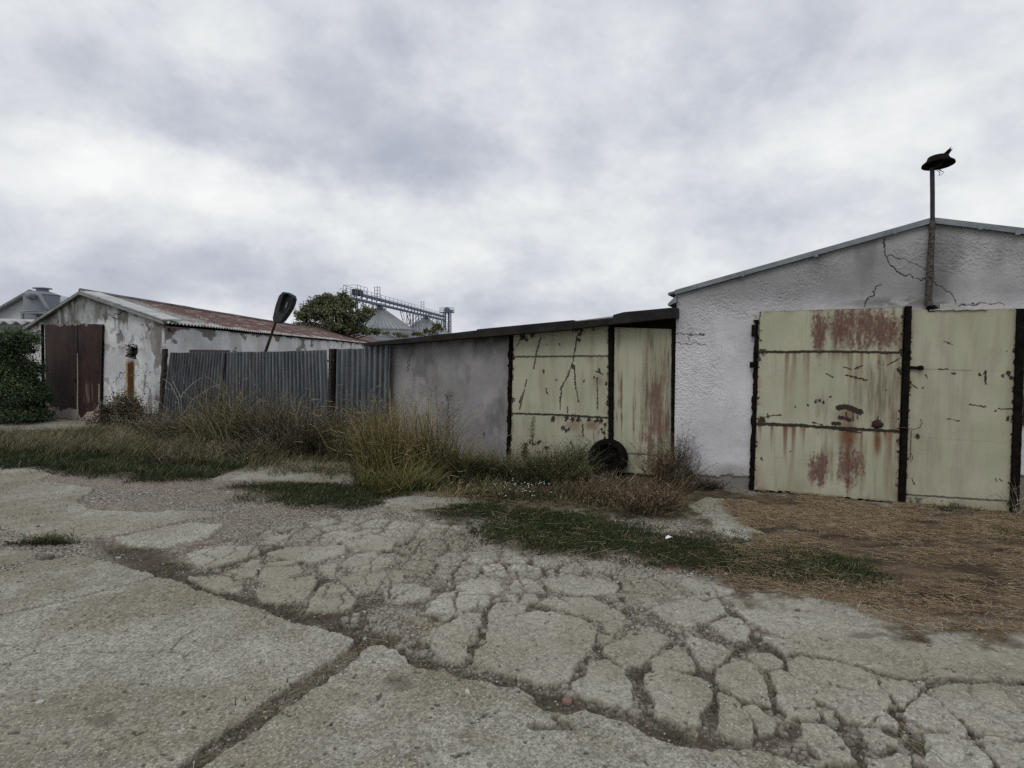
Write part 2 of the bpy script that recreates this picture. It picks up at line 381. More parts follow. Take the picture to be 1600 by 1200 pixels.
GRASS = [  # polygons in which short grass grows: (outline, density per m2, height, dryness)
 ([(665,796),(740,790),(860,794),(900,802),(1000,830),(1100,840),(1250,860),(1350,885),(1430,915),(1410,930),(1330,928),(1200,912),(1050,886),(900,868),(820,862),(770,838),(755,815),(700,806)], 9000, .036, .06),
 ([(345,760),(420,755),(500,757),(560,768),(610,778),(560,788),(520,795),(470,799),(440,790),(380,770)], 5200, .05, .1),
 ([(-120,712),(0,706),(100,708),(250,716),(330,724),(400,722),(340,748),(280,750),(210,756),(160,742),(100,738),(0,731),(-120,733)], 2600, .10, .08),
 ([(-120,680),(0,682),(130,678),(250,682),(360,700),(330,730),(250,722),(100,716),(0,712),(-120,715)], 2300, .20, .75),
 ([(30,846),(60,840),(98,846),(95,852),(45,853)], 2500, .07, .25),
 ([(1440,792),(1500,790),(1560,803),(1540,808),(1480,804)], 900, .09, .1),
 ([(1505,830),(1620,835),(1640,860),(1560,855)], 1100, .05, .2),
 ([(230,722),(330,730),(560,757),(700,778),(900,795),(1000,812),(1060,812),(1000,790),(800,760),(500,715),(260,690)], 1500, .13, .55),
 ([(470,955),(530,957),(545,965),(525,985),(480,975),(440,955)], 1500, .03, .3),
 ([(545,1010),(590,1003),(640,1015),(600,1012),(560,1018),(490,1068),(400,1130),(290,1207),(240,1240),(250,1225),(300,1185),(400,1113),(480,1060)], 900, .03, .35),
 ([(275,912),(295,905),(310,912),(290,920)], 2500, .03, .2),
 ([(745,965),(762,965),(765,985),(745,1005),(740,1040),(730,1040),(733,1005)], 1600, .03, .2),
 ([(900,893),(960,900),(975,906),(930,905)], 900, .03, .2),
]
def zinside(x, y, polys):
    m = np.full(x.shape, -9.0)
    for p in polys:
        q = PG(p) if p and max(abs(p[0][0]), abs(p[0][1])) > 30 else p
        qa = np.array(q); pad = 0.5
        s = (x > qa[:, 0].min() - pad) & (x < qa[:, 0].max() + pad) & (y > qa[:, 1].min() - pad) & (y < qa[:, 1].max() + pad)
        if s.any():
            m[s] = np.maximum(m[s], poly_sd(x[s], y[s], q))
    return m
def ground_fields(x, y, full=True):
    wx = x + .022 * (fbm(x * 5, y * 5, 5, 4, .6) - .5) * 2; wy = y + .022 * (fbm(x * 5, y * 5, 25, 4, .6) - .5) * 2
    wx = wx + .012 * (vn(x * 28, y * 28, 3) - .5) * 2; wy = wy + .012 * (vn(x * 28, y * 28, 33) - .5) * 2
    st = np.maximum(zinside(wx, wy, STONES), -.5)
    sl = zinside(wx, wy, SLABS)
    # finely shattered concrete between the traced stones and the weeds
    px, py = proj(np.stack([x, y, 0 * x], -1))
    zone = ss(zinside(x, y, [[(400,830),(560,800),(640,776),(735,780),(745,812),(770,838),(830,868),(900,872),(1060,895),(1150,925),(1120,950),(1000,950),(850,900),(760,912),(640,912),(560,897),(560,860),(430,850)]]), -.12, .12)
    e1, i1 = voronoi2(wx * 3.6 + .5 * fbm(x * 2, y * 2, 71), wy * 3.6, 11)
    e2, i2 = voronoi2(wx * 8.5 + 4, wy * 8.5, 12)
    shat = (ss(e1, .06, .2) * (.55 + .45 * ss(e2, .03, .16))) * ((i1 > .15) | (fbm(x * 5, y * 5, 61) > .5))
    conc_st = ss(st, -.010, -.003)
    conc_sl = ss(sl, -.001, .007)
    ck = np.full(x.shape, 1.0)
    for c in CRACKS: ck = np.minimum(ck, seg_dist(wx, wy, PG(c)))
    wid = .007 + .010 * vn(x * 3, y * 3, 8)
    crack = 1 - ss(ck, wid, wid + .015)
    # random crazing on the stones, faint
    e3, _ = voronoi2(wx * 1.3 + .4 * fbm(x * 3, y * 3, 90), wy * 1.3, 44)
    crz = (1 - ss(e3, .004, .02)) * (vn(x * .9, y * .9, 45) > .62)
    far = ss(zinside(x, y, [[(-900,750),(0,745),(120,750),(250,765),(420,800),(430,850),(380,860),(300,860),(100,850),(-900,900)]]), -.2, .2)
    e4, i4 = voronoi2(wx * 15, wy * 15, 81); e5, i5 = voronoi2(wx * 30, wy * 30, 82)
    bz = ss(zinside(x, y, [[(270,860),(420,830),(560,820),(1150,935),(1250,1010),(1700,1060),(1700,1300),(1250,1200),(1000,1120),(860,1080),(700,1040),(560,990),(420,935),(300,890)]]), -.1, .1)
    rub = bz * np.maximum(ss(e4, .08, .25) * (i4 > .62), .8 * ss(e5, .08, .25) * (i5 > .6)) * ss(fbm(x * 4, y * 4, 85, 3), .35, .5)
    conc = np.maximum.reduce([conc_st, conc_sl, zone * shat, rub * .75])
    e6, i6 = voronoi2(wx * 2.6 + .25 * fbm(x * 2, y * 2, 91), wy * 2.6, 92); e7, _ = voronoi2(wx * 5.5, wy * 5.5, 93)
    net = np.maximum((1 - ss(e6, .025, .07)) * ss(fbm(x * 1.3, y * 1.3, 94, 3), .38, .5), (1 - ss(e7, .03, .09)) * ss(fbm(x * 1.8, y * 1.8, 95, 3), .5, .6))
    lef = ss(zinside(x, y, [[(270,860),(420,835),(560,800),(760,800),(1000,900),(1100,940),(980,960),(840,940),(700,960),(560,960),(420,935),(300,890)]]), -.1, .1)
    net = net * np.maximum(lef, .30 * bz)
    conc = conc * (1 - .85 * net)
    conc = np.clip(conc * (1 - .85 * crack) * (1 - .6 * crz * conc_sl), 0, 1)
    d1 = zinside(wx, wy, DIRT); s1 = zinside(wx, wy, SOIL)
    nz = fbm(x * 2.2, y * 2.2, 51, 5)
    dirt = ss(d1 + (nz - .5) * .9 + (fbm(x * 9, y * 9, 53, 4) - .5) * .5, -.08, .22)
    keep = 1 - ss(sl, .02, .06) * (d1 > -.3) * 0
    soil = ss(s1 + (nz - .5) * .9 + (fbm(x * 9, y * 9, 54, 4) - .5) * .5, -.08, .22)
    patch = ss(zinside(wx, wy, [SLABS[6], SLABS[7], SLABS[4], SLABS[5], SLABS[9]]), -.01, .02)
    dirt = dirt * (1 - patch); soil = soil * (1 - patch)
    conc = conc * (1 - np.maximum(dirt, soil))
    conc = np.maximum(conc, patch * .8 * ss(fbm(x * 7, y * 7, 98, 4), .30, .42))
    # wash of fine earth in joints and hollows of the slabs
    gap = np.minimum(1 - conc, 1) * ss(zinside(x, y, [[(150,845),(260,858),(300,880),(420,935),(560,960),(700,1040),(860,1070),(1000,1110),(1240,1170),(1500,1260),(1300,1300),(1100,1190),(860,1130),(600,1040),(420,970),(200,900)]]), -.1, .1)
    gap = np.maximum.reduce([gap, (1 - conc) * ss(y * -1, -3.6, -2.6) * .8, (1 - conc) * bz * (.2 + .7 * ss(fbm(x * 3, y * 3, 87, 4), .35, .6))])
    gap = gap * (1 - ss(zinside(x, y, [[(980,1040),(1000,1100),(990,1120),(985,1050)],[(560,950),(660,950),(680,990),(600,990)]]), -.05, .05) * .6)
    damp = np.zeros_like(x)
    for (bx, by, rx, ry, a) in ((622,1073,30,15,.9),(160,1133,38,14,.7),(1348,999,26,6,1.),(1375,997,20,4,.6),(425,962,14,6,.5),(215,780,40,8,.5),(95,815,50,7,.3),(730,1160,60,25,.4),(640,1180,60,20,.45),(110,1185,120,20,.4),(1000,1195,40,12,.5),(60,910,60,14,.3),(240,1075,110,30,.22),(350,1010,80,20,.15)):
        damp = np.maximum(damp, a * np.exp(-(((px - bx) / rx) ** 2 + ((py - by) / ry) ** 2) ** 1.2))
    damp = .85 * ss(damp * 1.1 + (fbm(x * 24, y * 24, 97, 5, .65) - .5) * 1.3, .42, .72) * ss(damp, .03, .3)
    h = .019 * conc + .0028 * conc * (fbm(x * 26, y * 26, 15, 3) - .5) * 2 - .012 * gap
    h = h + .005 * (1 - conc) * (1 - gap * .6) * (fbm(x * 40, y * 40, 17, 3) - .5) * 2
    h = h + .006 * (fbm(x * 1.1, y * 1.1, 19, 3) - .5) * 2 * conc
    h = h + .012 * dirt * (fbm(x * 24, y * 24, 99, 4, .6) - .5) * 2
    h = h + .02 * np.maximum(soil, dirt) + .05 * np.maximum(soil, dirt) * (fbm(x * 1.7, y * 1.7, 20, 5) - .5)
    pits = ss(fbm(x * 30, y * 30, 66, 2), .80, .86) * conc; h = h - .006 * pits
    # hollow on the large slab
    return dict(h=h, conc=conc, soil=soil, dirt=dirt, gap=gap, pits=pits, damp=damp, px=px, py=py, stone=conc_st)
def hz(x, y):
    return ground_fields(np.asarray(x, float), np.asarray(y, float))['h']

rows = np.concatenate([np.linspace(3200, 1445, 70), np.linspace(1440, 700, 560), np.linspace(698.5, 640, 36), 552 + 88 * 0.90 ** np.arange(1, 42)])
colsx = np.concatenate([np.linspace(-1500, -425, 130), np.linspace(-420, 2020, 1500), np.linspace(2025, 3100, 130)])
PX, PY = np.meshgrid(colsx, rows)
gp = G(PX, PY); gx, gy = gp[..., 0].ravel(), gp[..., 1].ravel()
gf = ground_fields(gx, gy)
fade = 1 - ss(gy, 30, 45)
gz = gf['h'] * fade
def c_ground(n, p):
    conc, soil, dirt, gap, pits, stone, damp = [n.attr(k) for k in ('conc', 'soil', 'dirt', 'gap', 'pits', 'stone', 'damp')]
    # concrete with exposed aggregate
    n1 = n.noise(p, 0.9, 6, 0.62); n2 = n.noise(p, 6, 6, 0.7); n3 = n.noise(p, 45, 4, 0.7)
    base = n.mix(n.ramp(n1, .36, .64), (.225, .212, .168, 1), (.362, .360, .318, 1))
    base = n.mix(n.ramp(n2, .42, .72, 0, .55), base, (.20, .185, .14, 1))
    base = n.mix(n.ramp(n.noise(n.vmath('ADD', p, (3.3, 7.1, 0)), .75, 5, .6), .47, .66, 0, .42), base, (.195, .160, .115, 1))
    va = n.voro(p, 75); sv = n.new('ShaderNodeSeparateColor'); n.put(sv.inputs[0], va)
    lightp = n.math('GREATER_THAN', sv.outputs[0], .93); darkp = n.math('LESS_THAN', sv.outputs[0], .17)
    base = n.mix(1.0, base, n.mix(n.ramp(sv.outputs[1], 0, 1, smooth=False), (.66, .66, .66, 1), (1.30, 1.29, 1.26, 1)), 'MULTIPLY')
    v2 = n.new('ShaderNodeSeparateColor'); n.put(v2.inputs[0], n.voro(p, 210)); base = n.mix(1.0, base, n.mix(v2.outputs[0], (.72, .72, .72, 1), (1.26, 1.26, 1.26, 1)), 'MULTIPLY')
    rim = n.voro(p, 75, 'Distance'); inn = n.ramp(rim, .25, .5, 1, 0)
    base = n.mix(n.math('MULTIPLY', n.math('MULTIPLY', lightp, inn), .75), base, (.52, .50, .44, 1))
    base = n.mix(n.math('MULTIPLY', n.math('MULTIPLY', darkp, inn), .6), base, (.10, .09, .075, 1))
    base = n.mix(n.ramp(n3, .3, .75, 0, .5), base, n.mix(.5, base, (.11, .10, .08, 1)))
    base = n.mix(n.math('MULTIPLY', stone, n.ramp(n2, .4, .6, .1, .32)), base, (.41, .395, .335, 1))
    base = n.mix(n.math('MULTIPLY', pits, .8), base, (.06, .05, .04, 1))
    base = n.mix(n.math('MULTIPLY', damp, .75), base, n.mix(n.noise(p, 70, 3), (.07, .065, .05, 1), (.14, .125, .10, 1)))
    # loose gravel
    vg = n.new('ShaderNodeTexVoronoi'); n.put(vg.inputs['Vector'], p); vg.inputs['Scale'].default_value = 55
    sg = n.new('ShaderNodeSeparateColor'); n.put(sg.inputs[0], vg.outputs['Color'])
    grv = n.mix(n.ramp(sg.outputs[0], 0, 1, smooth=False), (.12, .11, .095, 1), (.42, .395, .345, 1))
    grv = n.mix(n.ramp(vg.outputs['Distance'], .35, .75), grv, (.07, .06, .05, 1))
    grv = n.mix(n.ramp(n1, .4, .6, 0, .45), grv, (.20, .16, .12, 1))
    # joints filled with earth
    eg = n.mix(n.ramp(n.noise(p, 18, 5, .7), .35, .7), (.030, .024, .016, 1), (.095, .078, .056, 1))
    eg = n.mix(n.ramp(n.noise(p, 1.4, 3), .5, .62, 0, .6), eg, (.075, .056, .042, 1))
    col = n.mix(conc, n.mix(n.math('MULTIPLY', gap, n.ramp(n.noise(p, 9, 4), .3, .6, .55, 1)), grv, eg), base)
    so = n.mix(n.ramp(n.noise(p, 7, 5, .7), .35, .7), (.035, .030, .020, 1), (.10, .082, .055, 1))
    so = n.mix(n.ramp(n.noise(p, 80, 3, .7), .55, .75, 0, .5), so, (.2, .17, .12, 1))
    col = n.mix(soil, col, so)
    di = n.mix(n.ramp(n.noise(n.scaled(p, (1, 2.2, 1)), 2.2, 6, .65), .38, .62), (.040, .029, .021, 1), (.125, .092, .062, 1))
    di = n.mix(n.ramp(n.noise(n.scaled(p, (1, 3, 1)), 60, 4, .75), .5, .7, 0, .6), di, (.28, .21, .12, 1))
    col = n.mix(dirt, col, di)
    bump = n.math('ADD', n.math('MULTIPLY', n.noise(p, 60, 5, .75), 1.2), n.math('MULTIPLY', n.math('SUBTRACT', 1.0, n.ramp(rim, .2, .6)), .6))
    return col, bump, .0045
M_ground = material('ground', c_ground, rough=.95, spec=.15)
g_o = mk('ground', np.stack([gx, gy, gz], -1), [grid_faces(len(rows), len(colsx))], M_ground, None,
         {k: gf[k] * (fade if k != 'soil' else 1) for k in ('conc', 'soil', 'dirt', 'gap', 'pits', 'stone', 'damp')}, smooth=True)
tag(g_o, kind='structure')
# wide terrain under and around it, out to the horizon
a_ = np.linspace(0, 2 * np.pi, 65)[:-1]; V = [[0, 0, -.12]]; 
for r_ in (30, 200, 2500): V += [[r_ * math.cos(t), r_ * math.sin(t), -.12] for t in a_]
T_ = [(0, 1 + j, 1 + (j + 1) % 64) for j in range(64)]
Q_ = [(1 + k * 64 + j, 1 + (k + 1) * 64 + j, 1 + (k + 1) * 64 + (j + 1) % 64, 1 + k * 64 + (j + 1) % 64) for k in range(2) for j in range(64)]
M_terr = material('terrain', speckle((.09, .085, .05), (.16, .15, .10), .2))
tag(mk('terrain', V, [T_, Q_], M_terr), kind='structure')

# ================================================================== FRONT WALL LINE (all garages share it)
A_ = G(1057, 754); B_ = G(1577, 804)
U = (B_ - A_); U[2] = 0; ULEN = np.linalg.norm(U); U = U / ULEN       # along the wall to the right
Nn = np.array([U[1], -U[0], 0.0])                                      # out of the wall, towards the yard
if Nn[1] > 0: Nn = -Nn
Z3 = np.array([0, 0, 1.0])
def onwall(px, py, d=0.0):
    r = ray(px, py); o = np.array([0, 0, CAMH]); A = A_ + Nn * d
    t = ((A - o) @ Nn) / (r @ Nn)
    return o + r * t[..., None]
def uz(px, py, d=0.0):
    P = onwall(px, py, d) - A_; return P @ U, P[..., 2]
def W(u, z, d=0.0): return A_ + np.multiply.outer(u, U) + np.multiply.outer(z, Z3) + np.multiply.outer(np.ones_like(np.asarray(u, float)) * d, Nn)

# ---- materials
def c_green(n, p):
    rust, red, dirt, edge = [n.attr(k) for k in ('rust', 'red', 'dirt', 'edge')]
    b = n.mix(n.ramp(n.noise(p, 2.2, 4), .35, .65), (.350, .352, .255, 1), (.405, .402, .305, 1))
    b = n.mix(n.ramp(n.noise(n.scaled(p, (9, 9, .8)), 3, 5, .7), .5, .75, 0, .35), b, (.30, .30, .20, 1))
    dn = n.noise(n.scaled(p, (14, 14, 1.2)), 4, 5, .7)
    b = n.mix(n.math('MULTIPLY', dirt, n.ramp(dn, .3, .6, .3, 1)), b, (.17, .14, .10, 1))
    b = n.mix(red, b, n.mix(n.ramp(n.noise(n.scaled(p, (12, 12, 2)), 5, 5, .7), .35, .65), (.098, .050, .041, 1), (.170, .102, .082, 1)))
    b = n.mix(edge, b, n.mix(n.noise(p, 20, 4), (.055, .018, .008, 1), (.20, .075, .03, 1)))
    b = n.mix(rust, b, n.mix(n.noise(p, 50, 3), (.010, .008, .006, 1), (.045, .030, .022, 1)))
    return b, n.noise(p, 30, 4), .0015
M_green = material('green_paint', c_green, rough=.62, spec=.3)
M_black = material('black_iron', speckle((.004, .0035, .003), (.013, .010, .0085), 14, bump=.004), rough=.95, spec=.06)
M_dark = material('dark_gap', speckle((.010, .009, .009), (.02, .018, .016), 6))
M_rusty = material('rusty_iron', speckle((.035, .018, .012), (.11, .05, .03), 20, bump=.003), rough=.85)
M_tar = material('tar_paper', speckle((.008, .0075, .0075), (.024, .022, .021), 5, bump=.004), rough=.85)
M_felt = material('pale_felt', speckle((.20, .20, .21), (.30, .30, .31), 6), rough=.9)
M_trim = material('grey_trim', speckle((.13, .15, .17), (.21, .235, .255), 5, stretch=(1, 1, 3)), rough=.55, metal=.15)
M_timber = material('old_timber', speckle((.05, .04, .032), (.12, .10, .08), 10, stretch=(1, 1, 6), bump=.004))

def c_plaster(lo, hi, dark, grit=1.0):
    def f(n, p):
        st, ck, bare = [n.attr(k) for k in ('stain', 'crack', 'bare')]
        b = n.mix(n.ramp(n.noise(p, 1.1, 5, .6), .35, .65), (*lo, 1), (*hi, 1))
        b = n.mix(n.ramp(n.noise(n.scaled(p, (1, 1, .35)), 3.2, 5, .65), .5, .72, 0, .4), b, (*dark, 1))
        b = n.mix(n.ramp(n.noise(p, 90, 3, .6), .58, .75, 0, .45 * grit), b, (*[c * .55 for c in dark], 1))
        b = n.mix(n.ramp(n.noise(p, 26, 4, .7), .60, .72, 0, .35 * grit), b, (*[c * .7 for c in dark], 1))
        b = n.mix(bare, b, n.mix(n.noise(p, 12, 4), (.15, .14, .135, 1), (.24, .225, .21, 1)))
        b = n.mix(st, b, (*[c * .45 for c in dark], 1))
        b = n.mix(ck, b, (.012, .011, .010, 1))
        bu = n.noise(p, 95, 5, .75)
        return b, bu, .0036 * grit + .001
    return f
M_white = material('rough_white_render', c_plaster((.47, .465, .49), (.60, .595, .62), (.38, .38, .385)), rough=.95, spec=.1)
M_grey = material('grey_render', c_plaster((.245, .238, .245), (.325, .315, .325), (.185, .18, .185), .45), rough=.95, spec=.1)
M_shed = material('flaking_whitewash', c_plaster((.52, .53, .545), (.68, .69, .70), (.27, .265, .26), .5), rough=.95, spec=.1)

def quad_panel(name, cor, nu, nv, d, mat, parent, fields, thick=.035, bump=0.0):
    """flat sheet whose four front corners are given in photo pixels TL TR BR BL on the wall plane moved out by d"""
    (tl, tr, br, bl) = [np.array(uz(*c, d=d)) for c in cor]
    s, t = np.meshgrid(np.linspace(0, 1, nu), np.linspace(0, 1, nv))
    uu = (tl[0] * (1 - s) + tr[0] * s) * (1 - t) + (bl[0] * (1 - s) + br[0] * s) * t
    zz = (tl[1] * (1 - s) + tr[1] * s) * (1 - t) + (bl[1] * (1 - s) + br[1] * s) * t
    P = W(uu, zz, d); px, py = proj(P)
    at, dh = fields(uu, zz, px, py, s, t)
    P = P + dh[..., None] * Nn
    nfront = nu * nv; V = [P.reshape(-1, 3)]
    Q = [grid_faces(nv, nu)[:, ::-1]]
    # back and rim
    idx = np.arange(nfront).reshape(nv, nu)
    ring = np.concatenate([idx[0], idx[1:, -1], idx[-1, -2::-1], idx[-2:0:-1, 0]])
    back = V[0][ring] - Nn * thick; V.append(back); n = len(ring); b0 = nfront + np.arange(n)
    Q.append(np.stack([ring, np.roll(ring, -1), np.roll(b0, -1), b0], -1))
    allv = np.concatenate(V); c4 = [W(a[0], a[1], d - thick) for a in (tl, tr, br, bl)]
    k = len(allv); allv = np.vstack([allv, c4]); Q.append(np.array([[k, k + 1, k + 2, k + 3]]))
    at = {kk: np.concatenate([vv.ravel(), vv.ravel()[ring], np.zeros(4)]) for kk, vv in at.items()}
    return mk(name, allv, Q, mat, parent, at)
def blob(px, py, x, y, rx, ry): return np.exp(-(((px - x) / rx) ** 2 + ((py - y) / ry) ** 2) ** 1.5)
def marks(px, py, uu, zz, segs, spots):
    """scratches: (x0,y0,x1,y1,w) and spots (x,y,r) in px"""
    wx = px + (fbm(uu * 60, zz * 60, 3, 3) - .5) * 3.4; wy = py + (fbm(uu * 60, zz * 60, 7, 3) - .5) * 3.4
    m = np.zeros_like(px)
    for s in segs: m = np.maximum(m, 1 - ss(seg_dist(wx, wy, list(zip(s[:-1:2], s[1:-1:2]))), s[-1] * .5, s[-1] * .5 + .9))
    for (x, y, r) in spots: m = np.maximum(m, 1 - ss(np.hypot(wx - x, (wy - y) * .8) + (fbm(uu * 45, zz * 45, 17, 3, .7) - .5) * r * 2.2, r * .7, r * .7 + 1))
    return m
def grime(s, t, uu, zz, wu, wt, seed):
    d = np.minimum.reduce([s * wu, (1 - s) * wu, t * wt * 1.5, (1 - t) * wt]); return .75 * np.exp(-d / .035) * ss(fbm(uu * 9, zz * 9, seed, 5, .6), .35, .65) + .30 * np.exp(-(1 - t) * wt / .25) * ss(fbm(uu * 7, zz * 3, seed + 3, 4), .4, .65)
def chips(uu, zz, seed, th=.78, fx=26, fz=26):
    a = fbm(uu * fx, zz * fz, seed, 4, .6); return ss(a, th, th + .03)
def edge_rust(s, t, uu, zz, wu, wt, seed, sides='lrtb', k=1.0):
    n = fbm(uu * 24, zz * 24, seed, 5, .7); e = np.zeros_like(s)
    w = .002 + .030 * ss(n, .50, .80) * k
    if 'l' in sides: e = np.maximum(e, 1 - ss(s * wu, w, w + .006))
    if 'r' in sides: e = np.maximum(e, 1 - ss((1 - s) * wu, w, w + .006))
    if 't' in sides: e = np.maximum(e, 1 - ss(t * wt, w * .6, w * .6 + .006))
    if 'b' in sides: e = np.maximum(e, 1 - ss((1 - t) * wt, w * 1.1, w * 1.1 + .006))  # bottom rust runs wider, painting in the shadow line under the door
    return e
def seam(py, px, pts, uu, zz, w=1.6, k=1.0):
    """welded horizontal seam along px points: returns ridge (0..1) and drip stain below"""
    xs, ys = zip(*pts); y0 = np.interp(px, xs, ys) + (fbm(uu * 25, uu * 0 + 3, 4, 3) - .5) * 1.5
    nn = fbm(uu * 45, zz * 45, 6, 3)
    ridge = 1 - ss(np.abs(py - y0), w * (.35 + 1.1 * nn), w * (.35 + 1.1 * nn) + 1.0)
    L = 8 + 50 * ss(fbm(uu * 11, uu * 0 + 9, 14, 3), .45, .8) * k
    drip = np.where(py > y0, np.exp(-(py - y0) / L), 0) * ss(fbm(uu * 22, zz * .9, 31, 3), .42, .68)
    return ridge, drip

# ================================================================== RIGHT GARAGE
u_ap, z_ap = uz(1455, 349); u_ev, z_ev = uz(1057, 460)
u_r, z_r = 2 * u_ap - u_ev, None
u_x, z_x = uz(1600, 367); z_r = z_ap + (z_x - z_ap) / (u_x - u_ap) * (u_r - u_ap)
DEPTH = 6.5
rg = thing('garage', 'tall white rendered garage with a low gable roof and pale green metal double doors', 'garage', W(u_ap, 0., 0), )
def top_h(u): return np.where(u < u_ap, z_ev + (z_ap - z_ev) * (u / u_ap), z_ap + (z_r - z_ap) * (u - u_ap) / (u_r - u_ap))
ul = np.linspace(u_ev, u_r, 900); tl_ = np.linspace(0, 1, 420)
SS_, TT_ = np.meshgrid(ul, tl_); ZZ_ = -0.1 + (top_h(SS_) + .1) * TT_
P = W(SS_, ZZ_, 0.0); px, py = proj(P)
wpx = px + (fbm(SS_ * 22, ZZ_ * 22, 2, 4) - .5) * 9; wpy = py + (fbm(SS_ * 22, ZZ_ * 22, 12, 4) - .5) * 9
gab = ss(-py + 478 + 8 * (fbm(SS_ * 3, ZZ_ * 3, 9) - .5), -25, 25)
stain = .38 * gab * ss(fbm(SS_ * 1.6, ZZ_ * 1.6, 40, 5), .2, .8) + .34 * gab
stain += .26 * ss(fbm(SS_ * 4, ZZ_ * 1.1, 41, 5), .5, .74) * ss(-py, -560, -380)
stain += .14 * ss(px, 1440, 1475) * gab
stain += .25 * np.exp(-np.abs(wpx - 1452) / 9) * (py < 486)
stain += .35 * ss(py, 715, 750) * ss(fbm(SS_ * 8, ZZ_ * 8, 43, 4), .4, .7)
stain += .5 * blob(px, py, 1400, 474, 90, 9) * ss(fbm(SS_ * 6, ZZ_ * 14, 46, 4), .42, .6)
bare = ss(wpy, 742, 746) + .55 * blob(px, py, 1145, 740, 30, 14)
CR = [([(1381,374),(1383,400),(1390,412),(1402,426),(1420,430),(1436,436),(1447,437)],1.1),([(1383,399),(1410,405),(1430,412),(1447,420)],.6),([(1349,480),(1352,468),(1365,462),(1366,450),(1378,445)],1.0),
      ([(1459,440),(1475,450),(1490,463),(1492,478)],.6),([(1100,523),(1056,522)],.7),([(1076,523),(1076,531)],.6),([(1056,538),(1100,537)],.6),([(1470,482),(1500,478),(1540,472),(1570,476)],.7),([(1130,480),(1190,500)],.2)]
ck = np.zeros_like(px)
for c, w in CR: ck = np.maximum(ck, (1 - ss(seg_dist(wpx, wpy, c), w * .4, w * .4 + .9)) * min(1, w + .25))
ck = np.maximum(ck, .75 * ss(fbm(SS_ * 55, ZZ_ * 55, 47, 2), .90, .93))
smooth_r = ss(px + (fbm(SS_*3,ZZ_*3,55,4)-.5)*60, 1110, 1140) * (py > 500) * (px < 1190)
dh = .008 * (fbm(SS_ * 75, ZZ_ * 75, 48, 3, .7) - .5) * 2 * (1 - .8 * smooth_r) * (.25 + 1.1 * ss(fbm(SS_ * 2.2, ZZ_ * 2.2, 58, 4), .38, .62)) + .016 * (fbm(SS_ * 5, ZZ_ * 5, 49, 4) - .5) - .008 * ck
dh = dh - .02 * bare
P = P + dh[..., None] * Nn
wf = mk('front_wall', P.reshape(-1, 3), [grid_faces(420, 900)[:, ::-1]], M_white, rg,
        dict(stain=np.clip(stain, 0, 1).ravel(), crack=ck.ravel(), bare=np.clip(bare, 0, 1).ravel()), smooth=True)
m = MB()
for (ua, za, ub, zb) in ((u_ev, z_ev, None, None), (u_r, z_r, None, None)):
    m.add([W(ua, -.1, -.002), W(ua, -.1, -DEPTH), W(ua, za, -DEPTH), W(ua, za, -.002)], [(0, 1, 2, 3)])
m.add([W(u_ev, -.1, -DEPTH), W(u_r, -.1, -DEPTH), W(u_r, z_r, -DEPTH), W(u_ap, z_ap, -DEPTH), W(u_ev, z_ev, -DEPTH)], T=[(0, 1, 2), (0, 2, 3), (0, 3, 4)])
m.build('side_wall', material('plain_render', speckle((.38, .38, .39), (.5, .5, .52), 4)), rg)
# roof sheets and the grey metal verge trim
m = MB()
for (ua, za, ub, zb) in ((u_ev - .10, z_ev - .02, u_ap, z_ap), (u_r + .1, z_r - .03, u_ap, z_ap)):
    a0, b0 = W(ua, za + .012, .03), W(ub, zb + .012, .03)
    m.poly_prism([a0, b0, b0 - Nn * (DEPTH + .1), a0 - Nn * (DEPTH + .1)], Z3 * .03)
m.build('roof', material('roof_sheet', speckle((.12, .12, .125), (.2, .2, .2), 3)), rg)
m = MB()
for (ua, za, ub, zb) in ((u_ev - .01, z_ev - .008, u_ap, z_ap - .005), (u_ap, z_ap - .005, u_r + .1, z_r - .02)):
    m.poly_prism([W(ua, za, .035), W(ub, zb, .035), W(ub, zb + .058, .035), W(ua, za + .058, .035)], Nn * .022)
m.build('verge_trim', M_trim, rg)
for (qx, qy) in ((1397, 361), (1275, 397), (1160, 428), (1532, 354), (1590, 362)):
    c = onwall(qx, qy, .06); m = MB()
    m.poly_prism([c + U * -.018 - Z3 * .03, c + U * .022 - Z3 * .03, c + U * .02 + Z3 * .01, c - U * .0 + Z3 * .03, c - U * .02 + Z3 * .01], Nn * .008)
    m.build('trim_clip', M_trim, rg)

